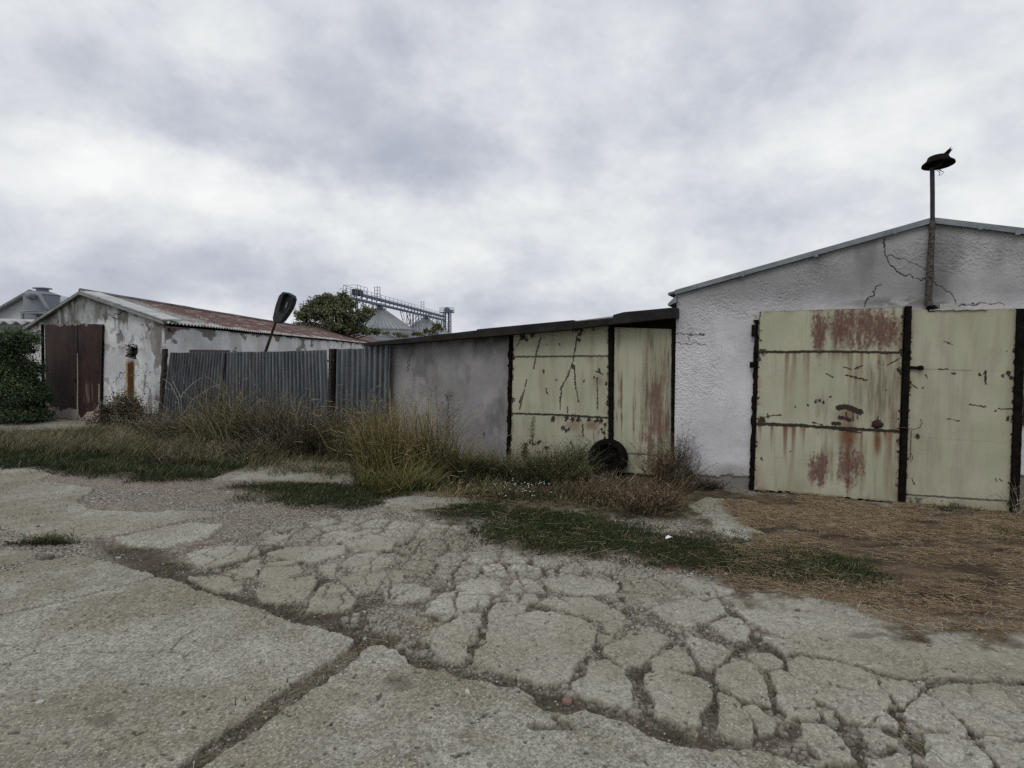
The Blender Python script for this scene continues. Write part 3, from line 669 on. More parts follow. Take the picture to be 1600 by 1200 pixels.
# doors of the right garage
m = MB(); s0 = uz(1181, 766, .03)[0]; s1_ = uz(1586, 804, .03)[0]; nn_ = 60  # added ragged black strip standing in for the shadow line under the doors
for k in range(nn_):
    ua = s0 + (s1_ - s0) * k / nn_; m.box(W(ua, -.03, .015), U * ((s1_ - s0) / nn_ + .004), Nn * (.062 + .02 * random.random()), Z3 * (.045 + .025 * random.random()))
m.build('door_shadow_strip', M_black, rg)
def f_left(uu, zz, px, py, s, t):
    r1, d1 = seam(py, px, [(1180, 550), (1300, 549), (1412, 551)], uu, zz, 1.7)
    r2, d2 = seam(py, px, [(1180, 662), (1240, 664), (1300, 668), (1412, 674)], uu, zz, 2.2, 1.4)
    red = np.maximum.reduce([blob(px, py, 1340, 513, 58, 38) * 1.0, blob(px, py, 1380, 515, 40, 40), blob(px, py, 1278, 515, 17, 42) * .85,
                             blob(px, py, 1365, 560, 20, 25) * .45, blob(px, py, 1279, 732, 20, 34) * .95, blob(px, py, 1330, 728, 30, 40) * .88])
    st = fbm(uu * 26, zz * 2.2, 60, 5, .6); n2 = fbm(uu * 12, zz * 7, 61, 5, .6)
    red = ss(red + (st - .5) * .75 + (n2 - .5) * .7 + (fbm(uu * 60, zz * 40, 65, 3) - .5) * .7, .34, .98) * ss(red, .04, .3)
    dirt = np.maximum.reduce([blob(px, py, 1370, 620, 38, 70) * .9, blob(px, py, 1283, 640, 14, 35) * .7, blob(px, py, 1320, 710, 60, 60) * .55,
                              blob(px, py, 1290, 520, 60, 40) * .35, blob(px, py, 1400, 600, 14, 130) * .7])
    dirt = ss(dirt + (st - .5) * 1.0, .30, .95) + .25 * ss(st, .52, .75) * ss(px, 1210, 1330)
    edge = np.maximum.reduce([.8 * grime(s, t, uu, zz, 1.4, 2, 400), d1 * .75, d2 * .95, blob(px, py, 1325, 680, 16, 22) * .9, blob(px, py, 1371, 690, 7, 22) * .9, blob(px, py, 1325, 650, 18, 16) * .6])
    segs = [(1318,573,1330,577,1.2),(1322,586,1354,594,1.8),(1335,577,1348,571,1.2),(1386,571,1406,560,1.1),(1292,584,1301,589,1.6),(1270,660,1285,664,1),(1200,650,1222,648,.8)]
    segs += [(1310,637,1322,636,1334,640,1345,644,8),(1312,652,1328,656,5),(1322,645,1324,656,1.4),(1333,646,1333,658,1.2),(1340,647,1340,654,1.2),(1301,662,1312,662,5),(1300,670,1345,676,2),(1408,548,1412,556,6),(1404,578,1410,586,5)]
    spots = [(1370,663,8),(1190,657,6),(1200,651,3),(1185,551,6),(1192,550,5),(1275,628,2.2),(1280,626,2),(1287,629,2.2),(1243,636,1.4),(1262,633,1.4),(1298,620,1.5),(1341,575,1.3),(1385,610,1.3),(1235,705,1.4),(1410,553,4),(1190,716,2),(1410,580,3),(1408,640,3)]
    rust = marks(px, py, uu, zz, segs, spots)
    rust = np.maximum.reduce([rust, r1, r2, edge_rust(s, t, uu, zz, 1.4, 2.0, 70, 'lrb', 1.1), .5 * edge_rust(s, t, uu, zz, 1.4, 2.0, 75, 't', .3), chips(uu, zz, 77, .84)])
    dh = .004 * np.maximum(r1, r2) + .016 * (fbm(uu * 1.8, zz * 1.8, 79, 3) - .5)
    return dict(rust=rust, red=red, dirt=np.clip(dirt, 0, 1), edge=np.clip(edge, 0, 1)), dh
def f_right(uu, zz, px, py, s, t):
    r1, d1 = seam(py, px, [(1410, 772), (1580, 783)], uu, zz, 1.1, .3)
    f1 = 1 - ss(np.abs(py - np.interp(px, [1415, 1580], [576, 581])), .4, 1.4); f2 = 1 - ss(np.abs(py - np.interp(px, [1415, 1580], [682, 692])), .4, 1.4)
    segs = [(1466,577,1481,577,1.1),(1488,583,1493,584,2),(1515,632,1541,636,1),(1424,601,1433,607,.9),(1560,639,1580,639,1),(1555,748,1558,752,1),(1562,748,1566,752,1),(1540,580,1540,600,2.2),(1475,534,1488,538,.7),(1445,585,1449,590,.8),(1480,654,1500,658,.7),(1425,748,1428,757,1)]
    spots = [(1539,584,3.4),(1531,585,2.4),(1442,606,2),(1433,683,4),(1575,655,3.4),(1568,587,3),(1576,583,4),(1580,590,3),(1555,642,2),(1585,620,2),(1573,549,1)]
    rust = marks(px, py, uu, zz, segs, spots)
    low = ss(py, 774, 780) * ss(fbm(uu * 16, zz * 16, 84, 4), .50, .64) * ss(-px, -1470, -1430)
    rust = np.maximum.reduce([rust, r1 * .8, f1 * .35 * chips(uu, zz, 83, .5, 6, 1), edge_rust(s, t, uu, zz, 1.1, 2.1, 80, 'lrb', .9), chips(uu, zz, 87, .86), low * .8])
    st = fbm(uu * 14, zz * 1.8, 85, 5)
    edge = .35 * (1 - ss(py, 484, 492)) * ss(fbm(uu * 10, zz * 3, 86), .4, .7)
    edge = np.maximum(edge, .55 * grime(s, t, uu, zz, 1.1, 2.1, 410)); dirt = .30 * ss(st, .40, .8) + .22 * f2 + .12 * f1 + .25 * blob(px, py, 1540, 580, 12, 35) + .35 * ss(py, 770, 800)
    return dict(rust=rust, red=0 * px, dirt=np.clip(dirt, 0, 1), edge=edge), .003 * r1 + .016 * (fbm(uu * 2.0, zz * 2.0, 89, 3) - .5)
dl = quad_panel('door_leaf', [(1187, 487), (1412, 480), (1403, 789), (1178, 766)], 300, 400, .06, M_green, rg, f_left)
dl['label'] = 'green door leaf streaked with red-brown rust'
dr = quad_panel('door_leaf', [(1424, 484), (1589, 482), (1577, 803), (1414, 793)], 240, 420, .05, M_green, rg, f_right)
dr['label'] = 'cleaner pale green door leaf'
# opening recess behind the doors, posts
def rough_post(name, pts, hw, d0, d1, parent, mat=M_black, seed=1, jag=.012, n=110):
    """ragged vertical post; pts: (px,py) centreline top..bottom"""
    (x0, y0), (x1, y1) = pts; a = np.array(uz(x0, y0, d0)); b = np.array(uz(x1, y1, d0)); m = MB(); V = []; Q = []
    for i in range(n + 1):
        t = i / n; c = a * (1 - t) + b * t
        jl = hw + jag * 1.1 * (fbm(np.array(t * 26.), np.array(seed * 1.), seed, 4, .7) - .38); jr = hw + jag * 1.1 * (fbm(np.array(t * 23.), np.array(seed + 5.), seed + 3, 4, .7) - .38)
        for (du, d) in ((-jl, d0), (-jl * .9, d1), (jr * .9, d1), (jr, d0)): V.append(W(c[0] + du, c[1], d))
    for i in range(n):
        for j in range(4): Q.append((i * 4 + j, i * 4 + (j + 1) % 4, i * 4 + 4 + (j + 1) % 4, i * 4 + 4 + j))
    Q += [(0, 1, 2, 3), (4 * n + 3, 4 * n + 2, 4 * n + 1, 4 * n)]
    m.add(V, Q); return m.build(name, mat, parent)
rough_post('door_post', [(1418, 479), (1408, 791)], .030, .02, .10, rg, seed=3, jag=.009)
rough_post('door_post', [(1183, 500), (1174, 768)], .020, .0, .050, rg, seed=5, jag=.05)
rough_post('door_post', [(1592, 483), (1581, 806)], .035, .0, .09, rg, seed=7, jag=.009)
m = MB()
for (x, y, w, h) in ((1178, 517, .05, .14), (1176, 570, .06, .07), (1176, 694, .05, .12)):
    c = onwall(x, y, .03); m = MB(); m.box(c - U * w / 2 - Z3 * h / 2, U * w, Nn * .045, Z3 * h); m.build('hinge', M_black, rg)
m = MB(); p0 = onwall(1419, 574, .075); p1 = onwall(1438, 575, .075)
m.tube([p0, p1], .016, 8); m.tube([p1 - Nn * .01, p1 + Nn * .035], .028, 10); m.build('bolt', M_black, rg)
m = MB(); c = onwall(1371, 663, .06)
for k in range(1): m.lathe(c, [(0, .04), (.03, .037), (.045, .024), (.05, .008), (.04, 0), (0, 0)], 20, axis=[U * 1.15, Z3 * .7, Nn])
m.build('handle', material('brown_black', speckle((.02, .012, .009), (.05, .028, .018), 20)), rg)
m = MB(); q = [onwall(x, y, .105) for x, y in ((1399, 669), (1412, 668), (1428, 671), (1437, 668), (1441, 661), (1438, 655))]
m.tube(q, .004, 5); m.build('wire_hook', M_rusty, rg); m = MB(); q = [onwall(x, y, .075) for x, y in ((1424, 672), (1423, 700), (1422, 716), (1424, 721), (1426, 716), (1424, 708))]
m.tube(q, .0035, 5); m.build('wire_loop', M_rusty, rg)
m = MB(); a, b = onwall(1452, 484.5, .06), onwall(1542, 483.5, .06); m.tube([a + (b - a) * k / 12 + Z3 * .004 * ((k * 7) % 3 - 1) for k in range(13)], .008, 6)
m.build('lintel_strip', material('cement', speckle((.3, .29, .28), (.42, .41, .39), 30)), rg)
m = MB(); m.box(onwall(1467, 485, .0), U * .16, Nn * .035, Z3 * .065); m.build('concrete_bracket', bpy.data.materials['cement'], rg)
m = MB(); c = onwall(1457, 480, .02)
for k in range(7): 
    r_ = .025 + .02 * random.random(); q = c + U * (.05 * (random.random() - .5)) + Z3 * .07 * (random.random() - .4)
    m.lathe(q, [(0, .05), (r_ * .7, .04), (r_, .01), (r_, -.02)], 8, axis=[U, Z3, Nn])
m.build('tar_lump', M_black, rg)
# window edge at the far right
m = MB(); a = uz(1594, 520)
m.box(W(a[0] + .06, .95, 0), U * .5, Nn * .004, Z3 * 1.0); m.build('dark_opening', M_dark, rg)
m = MB()
for k in (0.05, .56): m.box(W(a[0] + k, .93, 0.005), U * .03, Nn * .03, Z3 * 1.05)
for k in (.93, 1.96): m.box(W(a[0] + .081, k, 0.005), U * .478, Nn * .028, Z3 * .03)
m.build('opening_frame', M_timber, rg)

# gable lamp
lp = thing('gable_lamp', 'broken dark disc lamp on a thin pole at the peak of the gable', 'lamp', onwall(1450, 480, .05))
D0 = .055
m = MB(); q = [onwall(x, y, D0) for x, y in ((1451, 478), (1451, 460), (1453, 430), (1454, 400), (1456, 370), (1457, 345))]
m.tube(q, [.034, .031, .034, .029, .027, .026], 10); lo = m.build('pole_sleeve', material('crusted_iron', speckle((.02, .017, .016), (.12, .11, .10), 40, bump=.012), rough=.9), lp)
m = MB(); q = [onwall(x, y, D0) for x, y in ((1457, 350), (1457, 300), (1456.5, 262))]
m.tube(q, .021, 10); m.build('pole', material('blue_black_paint', speckle((.016, .015, .026), (.035, .033, .05), 6), rough=.6), lp)
c = onwall(1466, 256, D0)
e1 = U * .985 + Z3 * .03; e1 = e1 / np.linalg.norm(e1); e2 = np.cross(Z3, e1); e2 /= np.linalg.norm(e2); e2 = e2 + Z3 * -.10; e2 /= np.linalg.norm(e2); e3 = np.cross(e1, e2)
A3 = np.array([e1, e2, e3])
m = MB(); m.lathe(c, [(0.0, .085), (.05, .085), (.09, .072), (.100, .045), (.112, .028), (.142, .004), (.146, -.012), (.130, -.010), (.09, .02), (.0, .03)], 28, axis=A3)
m.build('lamp_shade', M_black, lp, smooth=False)
m = MB(); m.lathe(c, [(.0, -.03), (.03, -.03), (.04, 0.0), (.04, .03)], 14, axis=A3); m.build('socket', M_dark, lp)
m = MB(); t0 = c + e3 * .075 + U * .02
m.poly_prism([t0, t0 + U * .07 + Z3 * .01, t0 + U * .10 + Z3 * .06, t0 + U * .078 + Z3 * .055, t0 + U * .088 + Z3 * .085, t0 + U * .055 + Z3 * .045], Nn * .02)
m.build('broken_bracket', M_black, lp)
m = MB()
for q in ([(1464, 266), (1469, 270), (1467, 275)], [(1466, 265), (1475, 269), (1470, 274)], [(1469, 265), (1472, 268)]):
    m.tube([onwall(x, y, D0) for x, y in q], .0035, 5)
m.build('loose_wire', M_black, lp)

# ================================================================== MIDDLE GARAGE
mg = thing('garage', 'low garage with a sloping black roof between the corrugated fence and the tall white garage', 'garage', W(-2.5, 0., -.1))
DM = -.06
u0, _ = uz(610, 640, DM); u1, _ = uz(799, 640, DM)
zt = lambda u: np.interp(u, [uz(610, 536, DM)[0], uz(1052, 497, DM)[0]], [uz(610, 536, DM)[1], uz(1052, 497, DM)[1]])
ul = np.linspace(u0, u1, 420); tv = np.linspace(0, 1, 300); SS_, TT_ = np.meshgrid(ul, tv); ZZ_ = -.1 + (zt(SS_) + .1) * TT_
P = W(SS_, ZZ_, DM); px, py = proj(P)
st = .45 * ss(fbm(SS_ * 1.5, ZZ_ * 1.5, 100, 6, .6), .4, .75) + .6 * (1 - ss(py - (535 + (650 - px) * .02 - (px - 610) * .02), 0, 14)) * ss(fbm(SS_ * 7, ZZ_ * 7, 101, 4), .3, .6)  # random mottling plus a darker patchy band along the wall top
st += .25 * ss(fbm(SS_ * 9, ZZ_ * 3, 104, 5), .55, .7)
ck = .6 * ss(fbm(SS_ * 40, ZZ_ * 30, 102, 2), .91, .94)
for c in ([(648,535),(640,560),(636,580)],[(756,676),(757,684)]): ck = np.maximum(ck, .7 * (1 - ss(seg_dist(px + (vn(SS_*40,ZZ_*40,5)-.5)*5, py, c), .3, 1.1)))
dh = .010 * (fbm(SS_ * 6, ZZ_ * 6, 103, 5, .6) - .5)
P = P + dh[..., None] * Nn
mk('front_wall', P.reshape(-1, 3), [grid_faces(300, 420)[:, ::-1]], M_grey, mg, dict(stain=np.clip(st, 0, 1).ravel(), crack=ck.ravel(), bare=0 * ck.ravel()), smooth=True)
uL, uR = u0, -.015
m = MB(); m.add([W(u0, -.1, DM - .004), W(u0, -.1, -5.5), W(u0, zt(u0) - .02, -5.5), W(u0, zt(u0) - .02, DM - .004)], [(0, 1, 2, 3)])
m.add([W(uL, -.1, -5.5), W(uR, -.1, -5.5), W(uR, zt(uR) - .05, -5.5), W(uL, zt(uL) - .05, -5.5)], [(0, 1, 2, 3)])
m.build('side_wall', bpy.data.materials['plain_render'], mg)
m = MB(); m.box(W(u1, -.1, DM - .12), U * (uR - u1), Nn * .02, Z3 * (zt(uR) + .0)); m.build('dark_interior', M_dark, mg)
# roof in overlapping layers of tar paper
DR = .22
def rp(x, y, d=DR): return onwall(x, y, d)
m = MB()
def slab(pts_top, pts_bot, d, depth, mm):
    top = [rp(x, y, d) for x, y in pts_top]; bot = [rp(x, y, d) for x, y in pts_bot]; P = top + bot[::-1]
    mm.poly_prism(P, -Nn * depth)
for (x0, t0, b0, x1, t1, b1, d) in ((568, 536, 540.5, 640, 528, 535.5, DR), (640, 528, 535.5, 745, 516, 527, DR + .004), (745, 514.5, 527, 895, 500, 514, DR + .012), (893, 503, 513.5, 962, 496, 506, DR + .002), (958, 492, 506, 975, 487.5, 504.5, DR + .016), (975, 487.5, 504.5, 1056, 480, 496, DR + .014)):
    slab([(x0, t0), (x1, t1)], [(x0, b0), (x1, b1)], d, 5.9 + d, m)
m.build('roof', M_tar, mg)
m = MB(); slab([(898, 501.4), (962, 493.5)], [(898, 503.2), (962, 496.2)], DR - .03, .3, m); m.build('pale_felt_edge', M_felt, mg)
m = MB(); slab([(952, 505), (1054, 496)], [(952, 511), (1054, 514)], -.02, .10, m); m.build('lintel', M_black, mg)
slab_v = MB(); 
def f_mid(uu, zz, px, py, s, t):
    r1, d1 = seam(py, px, [(800, 557.5), (950, 556)], uu, zz, 1.1, .5)
    r2, d2 = seam(py, px, [(798, 646), (870, 648), (955, 653)], uu, zz, 1.2, .6)
    segs = [(845,528,838,552,1.3),(838,552,834,576,1.1),(902,525,896,560,1.1),(896,562,887,588,1.2),(887,588,877,606,1.1),(877,606,875,640,.9),(876,619,875,628,2),(897,572,899,600,1.4),(899,600,904,628,1.2),(933,590,934,640,.9),(823,594,812,640,.9),(814,620,812,630,1.6),(808,540,812,532,.8),(887,636,887,646,1.4),(853,607,855,616,1.3),(910,663,911,681,1.4),(892,690,895,700,.9),(932,580,942,585,2),(936,576,938,582,2)]
    spots = [(817,527,5),(822,530,4),(832,524,3.5),(895,514,3),(903,515,5),(908,513,6),(906,522,4),(904,530,3),(927,515,1.5),(849,580,2),(870,594,1.8),(895,573,3),(913,595,1.8),(928,590,1.5),(834,693,3.2),(843,690,2.6),(828,691,2.4),(841,693,3),(854,701,3.5),(820,700,5),(820,706,6),(822,694,4),(819,712,5),(864,655,4),(880,668,4),(884,673,3),(889,671,2),(895,654,5),(885,653,4),(905,655,3.5),(920,655,3),(932,657,4.5),(940,658,5),(941,670,4),(943,676,3),(944,664,4),(945,686,3),(876,609,1.4),(874,538,1.2),(854,538,1),(800,590,3),(799,626,5),(800,622,4),(803,560,2),(948,600,3),(949,630,3),(946,710,4),(943,716,4)]
    rust = np.maximum.reduce([marks(px, py, uu, zz, segs, spots), r1 * .9, r2, edge_rust(s, t, uu, zz, 1.3, 1.8, 110, 'lr', .9), chips(uu, zz, 111, .85)])
    edge = np.maximum.reduce([.7 * grime(s, t, uu, zz, 1.3, 1.9, 420), d1 * .55 * ss(px, 900, 930), d2 * .6 * ss(px, 850, 880), blob(px, py, 895, 664, 12, 10) * .5, blob(px, py, 935, 595, 7, 10) * .5, blob(px, py, 925, 664, 12, 8) * .7])
    dirt = .35 * ss(fbm(uu * 14, zz * 1.6, 112, 5), .45, .8) + .15 * ss(py, 660, 720)
    return dict(rust=rust, red=0 * px, dirt=dirt, edge=edge), .002 * (r1 + r2) + .004 * (fbm(uu * 2, zz * 2, 113, 3) - .5)
def f_nar(uu, zz, px, py, s, t):
    st = fbm(uu * 30, zz * 2.6, 120, 5, .62); n2 = fbm(uu * 9, zz * 9, 121, 5)
    red = np.maximum.reduce([blob(px, py, 1025, 650, 38, 80) * .8, blob(px, py, 1020, 700, 28, 50) * .85, blob(px, py, 968, 625, 8, 60) * .65, blob(px, py, 1010, 640, 25, 15) * .4, blob(px, py, 1000, 560, 45, 50) * .18])
    dirt = np.maximum.reduce([blob(px, py, 1025, 620, 40, 110) * .9, blob(px, py, 968, 590, 8, 90) * .6, blob(px, py, 1020, 545, 20, 25) * .5])
    red = ss(red + (st - .5) * 1.2 + (n2 - .5) * .5, .5, .9) * ss(red, .05, .3) * .75
    dirt = ss(dirt + (st - .5) * .9, .3, .9) * .8 + .3 * ss(st, .5, .7)
    rr, _ = seam(py, px, [(959, 707), (1050, 712)], uu, zz, .9, 0)
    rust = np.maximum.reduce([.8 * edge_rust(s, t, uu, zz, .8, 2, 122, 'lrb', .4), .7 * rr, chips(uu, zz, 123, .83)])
    return dict(rust=rust, red=red, dirt=np.clip(dirt, 0, 1), edge=.3 * red), .003 * rr + .003 * (fbm(uu * 3, zz * 2, 124, 3) - .5)
quad_panel('door_leaf', [(802, 522), (951, 504), (951, 740), (797, 728)], 230, 300, -.02, M_green, mg, f_mid)['label'] = 'wide pale green door leaf with scratches and chipped paint'
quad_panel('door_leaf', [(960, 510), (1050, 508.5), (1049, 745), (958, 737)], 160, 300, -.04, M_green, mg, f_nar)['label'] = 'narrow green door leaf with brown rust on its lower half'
rough_post('door_post', [(799, 524), (796, 722)], .018, -.05, .0, mg, seed=11, jag=.05)
rough_post('door_post', [(955.5, 506), (956, 738)], .030, -.06, -.005, mg, seed=12, jag=.02)
rough_post('door_post', [(1053, 500), (1052, 750)], .020, -.05, .01, mg, seed=13, jag=.015)
# little sheet-metal corner of the eaves on the tall garage
m = MB(); m.poly_prism([onwall(x, y, .1) for x, y in ((1043, 475), (1056, 462), (1057, 472), (1044, 478))], -Nn * .5)
m.build('eaves_corner', M_trim, rg)

# tyre leaning on the door
tc_ = onwall(950, 722, .13); tc_[2] = .262
ty = thing('tyre', 'black car tyre leaning upright against the green door post in the weeds', 'tyre', (tc_[0], tc_[1], .02))
M_rub = material('tyre_rubber', speckle((.003, .003, .003), (.011, .010, .009), 20), rough=.95, spec=.08)
tn = Nn * .985 + Z3 * .17; tn /= np.linalg.norm(tn); tu = U; tz = np.cross(tn, tu); A3 = np.array([tu, tz, tn])
m = MB(); m.lathe(tc_, [(.165, -.05), (.19, -.08), (.235, -.085), (.252, -.06), (.255, 0), (.252, .06), (.235, .085), (.19, .08), (.165, .05)], 48, axis=A3)
for k in range(60):
    a = k * 2 * np.pi / 60; r_ = tu * math.cos(a) + tz * math.sin(a); tt = -tu * math.sin(a) + tz * math.cos(a)
    m.box(tc_ + r_ * .250 - tt * .006 - tn * .06, tt * .012, tn * .12, r_ * .009)
m.build('tyre_body', M_rub, ty)
m = MB(); m.lathe(tc_, [(.168, .05), (.160, .035), (.15, .0), (.06, -.01), (.05, .015), (0, .015)], 32, axis=A3)
m.build('rim', M_rub, ty)
# iron ring in the wall foot
m = MB(); c = onwall(1079, 742, .03); m.tube([c + (U * math.cos(a) * .026 + Z3 * math.sin(a) * .035) for a in np.linspace(-.6, 3.8, 12)], .010, 6)
tag(m.build('iron_ring', M_black), 'small black iron ring sticking out of the foot of the tall white wall', 'ring')

# ================================================================== CORRUGATED FENCE
def c_corr(n, p):
    e = n.attr('edge')
    b = n.mix(n.ramp(n.noise(n.scaled(p, (4, 4, .5)), 3, 5), .35, .65), (.100, .112, .125, 1), (.185, .200, .215, 1))
    b = n.mix(n.ramp(n.noise(n.scaled(p, (1, 1, .7)), 2.5, 4), .5, .68, 0, .5), b, (.10, .10, .095, 1))
    b = n.mix(n.ramp(n.noise(n.scaled(p, (8, 8, 1)), 5, 4), .64, .78, 0, .5), b, (.12, .06, .035, 1))
    b = n.mix(e, b, (.06, .045, .035, 1))
    return b, n.noise(p, 25, 3), .001
M_corr = material('galvanised_sheet', c_corr, rough=.42, metal=.6, spec=.4)
def corr_sheet(cor, d, parent, wave=.086, amp=.030, lean=0.0):
    (tl, tr, br, bl) = [np.array(uz(*c, d=d)) for c in cor]
    wd = tr[0] - tl[0]; nu = int(wd / wave * 10); nv = 14
    s, t = np.meshgrid(np.linspace(0, 1, nu), np.linspace(0, 1, nv))
    uu = (tl[0] * (1 - s) + tr[0] * s) * (1 - t) + (bl[0] * (1 - s) + br[0] * s) * t
    zz = (tl[1] * (1 - s) + tr[1] * s) * (1 - t) + (bl[1] * (1 - s) + br[1] * s) * t
    zz = zz + (t < .01) * (vn(s * 9, s * 0, 4) - .5) * .012
    ph = s * wd / wave * 2 * np.pi
    w = np.sin(ph); w = np.sign(w) * np.abs(w) ** .6
    dd = amp * w + .02 * (vn(s * 3, t * 2, 6) - .5) - lean * t
    P = W(uu, zz, d) + dd[..., None] * Nn
    e = np.where(t > .93, .7, 0) * vn(s * 40, t * 3, 8)
    B = P - Nn * .0025; n = P.shape[0] * P.shape[1]
    f = grid_faces(nv, nu)
    return mk('corrugated_sheet', np.concatenate([P.reshape(-1, 3), B.reshape(-1, 3)]), [f[:, ::-1], f + n], M_corr, parent, dict(edge=np.tile(e.ravel(), 2)), smooth=True)
fe = thing('corrugated_fence', 'long left stretch of grey corrugated metal fence in front of the white shed', 'fence', onwall(385, 688, .0))
corr_sheet([(267, 551), (354, 551), (342, 700), (250, 690)], .03, fe, lean=.0)
corr_sheet([(346, 550.5), (430, 549.5), (432, 706), (343, 698)], .0, fe)
corr_sheet([(426, 549.5), (509, 547), (516, 712), (427, 704)], .02, fe)
M_darkwood = material('dark_wood', speckle((.018, .015, .013), (.05, .042, .036), 10, stretch=(1, 1, 5), bump=.006))
rough_post('fence_post', [(261, 545), (251, 690)], .036, -.05, .02, fe, M_darkwood, seed=21, jag=.05)
fe2 = thing('corrugated_fence', 'short right stretch of grey corrugated fence joining the grey wall of the low garage', 'fence', onwall(565, 705, .0))
corr_sheet([(527, 545.5), (571, 545), (570, 710), (524, 706)], .02, fe2, wave=.108, amp=.034)
corr_sheet([(569, 540), (611, 540.5), (607, 712), (568, 710)], .05, fe2, wave=.108, amp=.034)
rough_post('fence_post', [(523, 545), (520, 708)], .028, -.08, .03, fe2, M_darkwood, seed=22, jag=.02)
rough_post('fence_post', [(527, 545), (524, 706)], .012, -.02, .05, fe2, M_black, seed=24, jag=.02)
m = MB(); m.tube([onwall(505, 564, -.03), onwall(522, 563.5, -.03)], .022, 8); m.build('cross_pipe', M_trim, fe2)

# leaning street lamp behind the fence
DL = -.45
sl = thing('street_lamp', 'leaning street lamp with an empty dark oval head poking above the corrugated fence', 'street lamp', onwall(410, 690, DL))
m = MB(); m.tube([onwall(405, 700, DL), onwall(414, 552, DL), onwall(431, 503, DL)], [.032, .030, .022], 10); m.build('pole', material('dark_rust', speckle((.02, .013, .011), (.055, .028, .02), 20)), sl)
out = [(442,456),(450,457),(457,461),(458.5,467),(456,476),(452.5,484),(446,494),(441,501),(437,505),(431,505),(427,502),(426,497),(428,488),(430,479),(433,470),(436,462)]
inn = [(446,463),(452,463),(455,468),(452,477),(447,484),(442,488),(439,486),(439,479),(441,470)]
bk = [onwall(x, y, DL) for x, y in out]; cc = sum(bk) / len(bk)
m = MB(); n_ = len(out); V = []
for sc, dd in ((.80, -.13), (.95, -.10), (1.0, -.04), (1.0, .0), (.93, .012)): V += [cc + (p - cc) * sc + Nn * dd for p in bk]
Q = [(k * n_ + j, k * n_ + (j + 1) % n_, (k + 1) * n_ + (j + 1) % n_, (k + 1) * n_ + j) for k in range(4) for j in range(n_)]
T = [(0, j + 1, j) for j in range(1, n_ - 1)]
m.add(V, Q, T)
# rim face towards the camera down to the inner recess
ip = [onwall(x, y, DL) for x, y in inn]; ic = sum(ip) / len(ip)
ri = [ic + (bk[j] * .0 + (bk[j] - cc) / np.linalg.norm(bk[j] - cc) * 0) for j in range(0)]
V = [cc + (p - cc) * .93 + Nn * .012 for p in bk] + [ic + (p - cc) * .66 + Nn * .010 for p in bk] + [ic + (p - cc) * .58 - Nn * .06 for p in bk] + [ic - Nn * .07]
Q = [(k * n_ + j, k * n_ + (j + 1) % n_, (k + 1) * n_ + (j + 1) % n_, (k + 1) * n_ + j) for k in range(2) for j in range(n_)]
T = [(2 * n_ + j, 2 * n_ + (j + 1) % n_, 3 * n_) for j in range(n_)]
m.add(V, Q, T); m.build('lamp_housing', material('dark_housing', speckle((.018, .019, .022), (.035, .037, .042), 6), rough=.6), sl)
m = MB(); m.tube([ic - Nn * .05 + Z3 * .04, ic - Nn * .045 - Z3 * .06 - U * .03], [.012, .02], 8); m.build('lamp_socket', material('pale_ceramic', speckle((.2, .2, .21), (.3, .3, .31), 9)), sl)
m = MB()
for a in ((457, 466, 461, 467), (452.5, 484, 455.5, 485.5)): m = MB(); m.tube([onwall(a[0], a[1], DL), onwall(a[2], a[3], DL)], .009, 6); m.build('latch', M_black, sl)

# ================================================================== LEFT SHED
def onplane(px, py, O, nr):
    r = ray(px, py); o = np.array([0, 0, CAMH]); t = ((np.asarray(O) - o) @ nr) / (r @ nr); return o + r * t[..., None]
C0 = G(262, 668); SD = np.array([(728 - 800) / 900., 1.0, 0]); SD /= np.linalg.norm(SD)
SN = np.array([SD[1], -SD[0], 0.0])                     # side wall faces +x
eR = onplane(258, 503, C0, Nn); eL = onplane(42, 515, C0, Nn); ap = onplane(130, 458, C0, Nn)
u_of = lambda P: (P - C0) @ U
uE, uA, uL = 0.0, u_of(ap), u_of(eL); zR_, zA_, zL_ = eR[2], ap[2], eL[2]
SL = 44.0
sh = thing('shed', 'long white shed with flaking whitewash, rusty corrugated roof and dark brown gable door', 'shed', C0 + U * uL / 2)
topf = lambda u: np.where(u > uA, zA_ + (zR_ - zA_) * (u - uA) / (uE - uA), zL_ + (zA_ - zL_) * (u - uL) / (uA - uL))
ul = np.linspace(uL, uE, 460); tv = np.linspace(0, 1, 320); SS_, TT_ = np.meshgrid(ul, tv); ZZ_ = -.1 + (topf(SS_) + .1) * TT_
P = C0 + SS_[..., None] * U + ZZ_[..., None] * Z3; P[..., 2] = ZZ_; px, py = proj(P)
wpx = px + (fbm(SS_ * 9, ZZ_ * 9, 202, 4) - .5) * 10; wpy = py + (fbm(SS_ * 9, ZZ_ * 9, 212, 4) - .5) * 10
gtop = np.interp(px, [40, 100, 160, 200, 262], [516, 512, 500, 500, 512])
gab = 1 - ss(wpy - gtop, -4, 6)
stain = .40 * gab + .5 * gab * ss(fbm(SS_ * 2.5, ZZ_ * 1.3, 220, 5), .4, .7) * ss(-px, -215, -150)
stain += .75 * ss(fbm(SS_ * 5, ZZ_ * 1.6, 221, 5), .56, .68) * np.exp(-np.maximum(wpy - 500, 0) / 30)
stain += .45 * ss(wpx, 240, 243) * ss(fbm(SS_ * 3, ZZ_ * 3, 222), .25, .6) + .5 * ss(fbm(SS_ * 6, ZZ_ * 5, 223, 5), .60, .70)
stain += .5 * ss(wpy, 640, 668) + .4 * (np.abs(px - 75) < 5) * (py < 520)
stain += .8 * (np.abs(wpx - 60) < 3.5) * ss(-wpy, -560, -515) * (py > 516)
